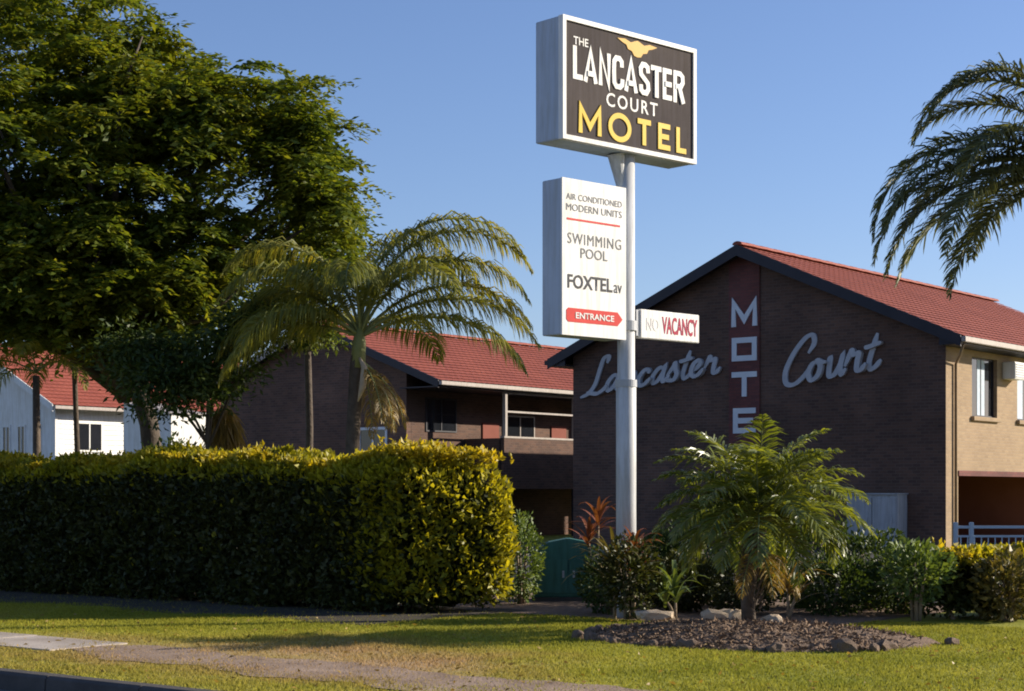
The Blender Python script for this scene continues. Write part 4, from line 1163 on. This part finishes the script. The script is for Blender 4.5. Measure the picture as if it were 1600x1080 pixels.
# ------------------------------------------------------------------ queen palm
def queen_palm():
    rng = np.random.default_rng(17)
    p = empty('queen_palm', (-18.9, 20.13, 0), R_(YAW), 'feathery palm with drooping fronds in front of the middle red roof', 'palm tree')
    tube_obj('trunk', [(-0.12, 0, -0.1), (-0.12, 0, 1.0), (-0.10, 0, 2.4), (-0.04, 0, 3.6), (0, 0, 3.95)], [0.17, 0.13, 0.115, 0.11, 0.09], 'palm_bark', p, 12)
    tube_obj('crownshaft', [(-0.02, 0, 3.55), (0, 0, 3.95), (0.02, 0, 4.25)], [0.12, 0.11, 0.05], 'rachis', p, 10)
    D = math.radians
    spec = [  # azimuth (0 right, 180 left, 90 away), elevation, length, bend
        (2, 88, 4.2, 150), (8, 80, 4.1, 142), (0, 66, 3.6, 130), (10, 50, 3.4, 110), (-6, 38, 3.4, 100), (-12, 24, 3.2, 88), (35, 72, 3.6, 130),
        (-40, 66, 2.9, 125), (60, 85, 3.8, 130), (60, 34, 2.7, 95),
        (176, 36, 2.8, 105), (186, 20, 2.7, 92), (168, 52, 3.0, 118), (196, 66, 3.0, 128), (172, 80, 3.4, 132), (140, 62, 3.0, 125), (205, 36, 2.6, 110),
        (95, 70, 3.2, 120), (-95, 74, 2.6, 135), (120, 40, 2.7, 100)]
    for az, el, ln, bd in spec:
        frond(p, D(az + rng.normal(0, 3)), D(el), ln * 0.98, D(bd), 135, 0.74, 'queen_leaf', droop=1.7, width=0.024, rng=rng, base=(0.02, 0, 4.05), rr=0.03, vee=0.25, petiole=0.17)
    # dead fronds and flower stalk hanging along the trunk
    for k in range(6):
        frond(p, D(-60 + k*28), D(-35 - 6*(k % 3)), 1.25 + 0.12*(k % 2), D(48), 40, 0.30, 'dead_leaf', droop=1.6, width=0.02, rng=rng, base=(0.06, -0.04, 3.65), rr=0.018, name='dead_frond')
    MB().tube([(0.02, -0.12, 3.7), (0.10, -0.2, 3.55), (0.08, -0.22, 3.25), (0.0, -0.2, 3.0)], [0.02, 0.05, 0.06, 0.01], 8).build('flower_bract', 'stone_pale', p, smooth=True)
queen_palm()

# ------------------------------------------------------------------ palm at right, crown reaching into the frame
def right_palm():
    rng = np.random.default_rng(23)
    p = empty('tall_palm', (-11.28, 31.8, 0), R_(YAW), 'tall palm whose grey-green fronds hang in at the upper right corner', 'palm tree')
    tube_obj('trunk', [(0.1, 0, -0.1), (0.08, 0, 2.5), (0.02, 0, 5.0), (0, 0, 7.35)], [0.24, 0.18, 0.16, 0.15], 'palm_bark', p, 12)
    D = math.radians
    spec = [(180, 86, 3.7, 165), (170, 80, 3.8, 165), (188, 30, 3.9, 112), (180, 14, 3.7, 95),  (187, 22, 4.0, 105), (176, 5, 3.4, 80), (183, 38, 4.1, 130), (190, -8, 3.0, 75),  (160, 66, 3.2, 120), (200, 14, 3.3, 95),
            (215, 40, 3.1, 110), (150, 30, 3.2, 100), (90, 50, 3.1, 110), (120, 20, 3.1, 90), (250, 30, 3.0, 105), (270, 60, 3.0, 115),
            (0, 40, 3.1, 105), (30, 20, 3.0, 90), (-30, 30, 3.1, 100), (-60, 50, 3.0, 110), (60, 65, 3.1, 115), (10, 70, 3.1, 120)]
    for az, el, ln, bd in spec:
        frond(p, D(az + rng.normal(0, 2)), D(el), ln * 1.28, D(bd), 170, 0.80, 'palm_leaf', droop=0.7, width=0.034, rng=rng, base=(0, 0, 7.4), rr=0.032, vee=0.4, petiole=0.13, spread=0.35)
right_palm()

# ------------------------------------------------------------------ garden bed with pygmy palm, cordylines and shrubs
def garden_bed():
    rng = np.random.default_rng(41)
    b = empty('garden_bed', (-9.3, 16.0, 0), 0, 'mulched garden bed edged with rough stones around sign and small palm', 'garden bed')
    # mound: polar grid with noise
    ol = lambda a: (1.9 + 0.14*math.sin(3*a+1) + 0.07*math.sin(7*a), 1.62 + 0.12*math.cos(2*a) + 0.06*math.sin(5*a))
    V = [(0, 0, 0.14)]; Fc = []
    nr, na = 14, 72
    for i in range(1, nr + 1):
        q = i / nr
        for k in range(na):
            a = 2*math.pi*k/na; rx, ry = ol(a)
            z = 0.14 * (1 - q**2.2) + (rng.normal(0, 0.012) if i < nr else -0.02)
            V.append((math.cos(a)*rx*q, math.sin(a)*ry*q, z))
    for k in range(na): Fc.append((0, 1+k, 1+(k+1) % na))
    for i in range(nr-1):
        for k in range(na):
            a0 = 1+i*na+k; a1 = 1+i*na+(k+1) % na
            Fc.append((a0, a0+na, a1+na, a1))
    mesh('mulch_mound', V, Fc, 'mulch', b, smooth=True)
    # loose bark chips
    n = 9000
    a = rng.uniform(0, 2*math.pi, n); q = np.sqrt(rng.random(n)) * 0.97
    C = np.stack([np.cos(a)*q*1.9, np.sin(a)*q*1.6, 0.145*(1-q**2.2)+0.004], 1)
    A = rand_dirs(n, rng) * np.array([1, 1, 0.35])
    tag(np_mesh('bark_chips', leaves(C, A, rng.uniform(0.03, 0.08, n), 0.022, rng=rng), 4, 'mulch', b), kind='stuff')
    # edging stones: four rough shapes shared
    protos = []
    for s in range(5):
        bm = bmesh.new(); bmesh.ops.create_icosphere(bm, subdivisions=2, radius=1.0)
        for v in bm.verts:
            d = v.co.normalized()
            k = 1 + 0.22*math.sin(3.1*d.x + s*1.7) * math.cos(2.7*d.y + s) + rng.normal(0, 0.11)
            m = max(abs(d.x), abs(d.y), abs(d.z)) ** 0.55
            v.co = d * k / m * 0.85
        me = bpy.data.meshes.new('edging_stone'); bm.to_mesh(me); bm.free()
        me.materials.append(M['stone']); protos.append(me)
    a = math.pi * 0.98
    k = 0
    while a < 2*math.pi + 0.35:
        rx, ry = ol(a)
        sz = random.choice((0.03, 0.04, 0.05, 0.07, 0.09)) if a < 5.6 else random.choice((0.05, 0.08, 0.11, 0.13))
        o = link('edging_stone', protos[k % 5], None, b)
        rj = random.uniform(0.97, 1.03); o.location = (math.cos(a)*rx*rj, math.sin(a)*ry*rj, sz*0.25)
        o.scale = (sz*random.uniform(1.0, 1.4), sz*random.uniform(0.8, 1.1), sz*random.uniform(0.7, 1.0))
        o.rotation_euler = (random.uniform(-.2, .2), random.uniform(-.2, .2), a + math.pi/2 + random.uniform(-.4, .4))
        a += sz * random.choice((2.3, 2.8, 5.0, 7.0, 9.0)) / (math.hypot(rx*math.sin(a), ry*math.cos(a)))
        k += 1
    for (x, y, sx, sy, sz, rz) in ((-1.0, 1.0, 0.24, 0.12, 0.10, 0.3), (-0.62, 0.85, 0.17, 0.11, 0.12, 1.0), (-0.12, 0.62, 0.15, 0.12, 0.10, 0.2), (0.02, 0.5, 0.10, 0.09, 0.09, 2.0), (-1.7, 0.75, 0.25, 0.12, 0.07, 0.6)):
        me = protos[int(abs(x)*7) % 5].copy(); me.materials.clear(); me.materials.append(M['stone_pale'])
        o = link('pale_stone', me, None, b); o.location = (x, y, 0.12); o.scale = (sx, sy, sz); o.rotation_euler = (0, 0, rz)
garden_bed()

def pygmy_palm():
    rng = np.random.default_rng(29)
    p = empty('pygmy_palm', (-9.66, 16.64, 0.14), R_(YAW), 'small glossy green palm on a short dark trunk in the garden bed', 'palm tree')
    tube_obj('trunk', [(-0.03, 0, -0.1), (-0.05, 0, 0.25), (0.0, 0, 0.6), (0.07, 0, 1.02)], [0.085, 0.075, 0.085, 0.10], 'palm_bark', p, 12)
    mb = MB()
    for k in range(60):                                  # old frond boots up the trunk
        a = k * 2.4; z = 0.12 + k * 0.0135
        mb.tube([(0.08*math.cos(a), 0.08*math.sin(a), z), (0.15*math.cos(a), 0.15*math.sin(a), z + 0.10)], [0.02, 0.006], 5)
    tag(mb.build('frond_boots', 'palm_bark', p), kind='stuff')
    D = math.radians
    n = 46
    for k in range(n):
        az = k * 137.5 + rng.normal(0, 8)
        q = k / n
        el = 82 - 78 * q + rng.normal(0, 5)
        ln = rng.uniform(1.25, 1.5) if q < 0.8 else rng.uniform(1.1, 1.3)
        frond(p, D(az), D(el), ln, D(70 + 35*q + rng.normal(0, 8)), 56, 0.34, 'pygmy_leaf', droop=0.6, width=0.023, rng=rng, base=(0.08, 0, 1.08), rr=0.011, vee=0.3, petiole=0.16)
    for k in range(5):
        frond(p, D(250 + k*40), D(-30), 0.8, D(45), 30, 0.2, 'dead_leaf', droop=1.0, width=0.014, rng=rng, base=(0.03, 0, 0.85), rr=0.01, name='dead_frond')
pygmy_palm()

def utility_cabinet():
    b = empty('utility_cabinet', (-14.62, 19.95, 0), R_(YAW), 'dull green rounded utility cabinet in the gap between hedge and sign pole', 'cabinet')
    prof = [(-0.5, 0.06), (0.5, 0.06), (0.5, 0.55), (0.44, 0.72), (0.30, 0.84), (0.0, 0.90), (-0.30, 0.84), (-0.44, 0.72), (-0.5, 0.55)]
    MB().prism(prof, 'y', -0.28, 0.28).build('body', 'teal_paint', b, bevel=0.02)
    for xa, xb in ((-0.46, -0.01), (0.01, 0.46)):
        d = MB().box((xa, -0.30, 0.12), (xb, -0.281, 0.60)).build('door', 'teal_paint', b, bevel=0.004)
        MB().box((xb - 0.08 if xa < 0 else xa + 0.05, -0.315, 0.34), (xb - 0.05 if xa < 0 else xa + 0.08, -0.301, 0.44)).build('handle', 'steel', d)
    MB().box((-0.52, -0.30, 0.0), (0.52, 0.30, 0.059)).build('plinth', 'kerb', b)

def strap_mesh(L, W, bend, seed):
    rng = random.Random(seed)
    K = 7; V = []; Fc = []
    x = z = 0; a = R_(80)
    for i in range(K + 1):
        s = i / K; w = W * (0.35 + 1.3*s) * (1 - s)**0.8 if s < 1 else 0.001
        w = max(w, 0.002)
        V += [(x, -w, z + w*0.35), (x, 0, z), (x, w, z + w*0.35)]
        x += math.cos(a) * L / K; z += math.sin(a) * L / K
        a -= bend / K * (0.5 + s)
    for i in range(K):
        b = i*3; Fc += [(b, b+1, b+4, b+3), (b+1, b+2, b+5, b+4)]
    me = bpy.data.meshes.new('leaf'); me.from_pydata(V, [], Fc); me.update()
    me.polygons.foreach_set('use_smooth', [True]*len(me.polygons))
    return me

def cordyline(loc, stem_h, n, L, W, mat, label, seed, heads=1):
    rng = random.Random(seed)
    p = empty('cordyline', loc, rng.uniform(0, 6), label, 'plant')
    protos = []
    for s in range(3):
        me = strap_mesh(L * (0.85 + 0.15*s), W, R_(50 + 35*s), seed + s); me.materials.append(M[mat]); protos.append(me)
    for h in range(heads):
        bx, by, bz = rng.uniform(-.12, .12)*h, rng.uniform(-.12, .12)*h, stem_h * (1 - 0.22*h)
        tube_obj('stem', [(0, 0, -0.05), (bx*0.5, by*0.5, bz*0.5), (bx, by, bz)], [0.025, 0.02, 0.016], 'stem_pale', p, 6)
        for k in range(n):
            o = link('leaf', protos[k % 3], None, p)
            o.location = (bx, by, bz - 0.10 + 0.012*k)
            o.rotation_euler = (0, R_(rng.uniform(5, 55)) * (1 - k / n * 0.8), k * 2.4 + rng.uniform(-.3, .3))
            s = rng.uniform(0.8, 1.15); o.scale = (s, s, s)
    return p
cordyline((-13.33, 18.88, 0), 1.15, 14, 0.45, 0.045, 'red_leaf', 'tall red-leaved cordyline left of the sign pole', 51, 2)
cordyline((-11.82, 17.5, 0.05), 0.75, 16, 0.42, 0.045, 'red_leaf', 'bronze-leaved cordyline just right of the sign pole', 52, 2)
cordyline((-11.9, 17.2, 0.05), 0.42, 22, 0.75, 0.04, 'strap_leaf', 'olive strap-leaved clump at the foot of the sign pole', 53, 2)
cordyline((-11.25, 17.55, 0.08), 0.22, 18, 0.46, 0.05, 'lime_leaf', 'green strap-leaved clump in the bed between pole and small palm', 54, 2)
cordyline((-10.15, 18.35, 0.05), 0.35, 16, 0.5, 0.045, 'dead_leaf', 'straw-coloured strap-leaved plant behind the small palm', 55, 2)
cordyline((-12.5, 18.3, 0), 0.45, 16, 0.45, 0.035, 'strap_leaf', 'dark olive strap plant beside the pole in the hedge gap', 56, 1)

utility_cabinet()
shrub('shrub', (-14.62, 18.85, 0), 0.30, 1.22, 2400, 'lime_leaf', 'light green rounded shrub peeping over beside the hedge end', 62, 0.06, stems=3, open_=0.5, base=0.0)
shrub('shrub', (-12.3, 20.3, 0), 0.85, 1.45, 5200, 'bush_leaf', 'large dark shrub right behind the sign pole', 63, 0.07, stems=5, open_=0.4)
shrub('shrub', (-11.2, 20.6, 0), 0.75, 1.25, 4200, 'bush_leaf', 'dark dense shrub directly behind the small palm', 64, 0.07, stems=4, open_=0.4)
shrub('shrub', (-10.3, 20.8, 0), 0.65, 1.05, 3600, 'bush_leaf', 'broad dark shrub between small palm and low hedge', 65, 0.07, stems=4, open_=0.4)
shrub('shrub', (-13.3, 20.9, 0), 0.45, 0.8, 2600, 'bush_leaf', 'low dark shrub between the green cabinet and the pole', 66, 0.06, stems=3, open_=0.4)

for i, (x, y, r, h, m, lab) in enumerate((
        (-12.75, 19.5, 0.45, 1.0, 'bush_leaf', 'dark shrub in shade just left of the red cordyline'),
        (-12.0, 18.9, 0.45, 0.75, 'olive_and_shade_leaf', 'low olive shrub tucked behind the bronze cordyline'),
        (-11.2, 19.0, 0.5, 0.8, 'olive_and_shade_leaf', 'low olive shrub between pole clump and small palm trunk'),
        (-10.2, 19.6, 0.55, 0.75, 'bush_leaf', 'low dark shrub behind the straw-coloured strap plant'),
        (-9.6, 20.3, 0.5, 0.8, 'bush_leaf', 'dark shrub at the bed side of the leggy olive shrub'),
        )):
    shrub('shrub', (x, y, 0), r, h, 3200, m, lab, 80 + i, 0.065, stems=3, open_=0.45)
shrub('shrub', (-11.70, 17.22, 0.05), 0.36, 0.95, 1300, 'olive_and_shade_leaf', 'loose olive shrub hiding the foot of the sign pole', 95, 0.085, stems=4, open_=0.75)
shrub('shrub', (-12.55, 18.0, 0), 0.40, 0.85, 1800, 'bush_leaf', 'dark low shrub against the left side of the sign pole foot', 96, 0.07, stems=3, open_=0.6)

def left_palm():
    rng = np.random.default_rng(77)
    p = empty('small_palm', (-25.1, 18.5, 0), R_(YAW), 'drooping yellow-green palm in front of the white house at the left edge', 'palm tree')
    tube_obj('trunk', [(0, 0, -0.1), (0.02, 0, 1.5), (0, 0, 3.6)], [0.09, 0.075, 0.06], 'palm_bark', p, 10)
    for k in range(8):
        frond(p, k * 2.4, R_(60 - 6 * k + rng.normal(0, 4)), 1.5, R_(105), 50, 0.36, 'queen_leaf', droop=1.2, width=0.022, rng=rng, base=(0, 0, 3.65), rr=0.014, petiole=0.2)
left_palm()
shrub('shrub', (-22.4, 19.0, 0), 0.6, 2.35, 3000, 'lime_leaf', 'light green leafy shrub behind the hedge beside the white shed', 97, 0.08, stems=4, open_=0.6)
small_tree('feathery_tree', (-26.3, 26.4, 0), 7.4, [((0.45, 0, 7.5), (0.6, 0.7, 0.9), 22), ((0.5, 0.1, 6.6), (0.6, 0.7, 0.7), 18), ((-0.3, 0, 6.0), (1.0, 0.8, 0.7), 18), ((-0.5, 0.2, 7.2), (0.8, 0.7, 0.8), 16), ((0.2, 0, 5.2), (0.9, 0.8, 0.5), 10)],
           110, 'feather_leaf', 'tall feathery light green tree behind the drooping palm', 24, 0.08, leaf=0.14)
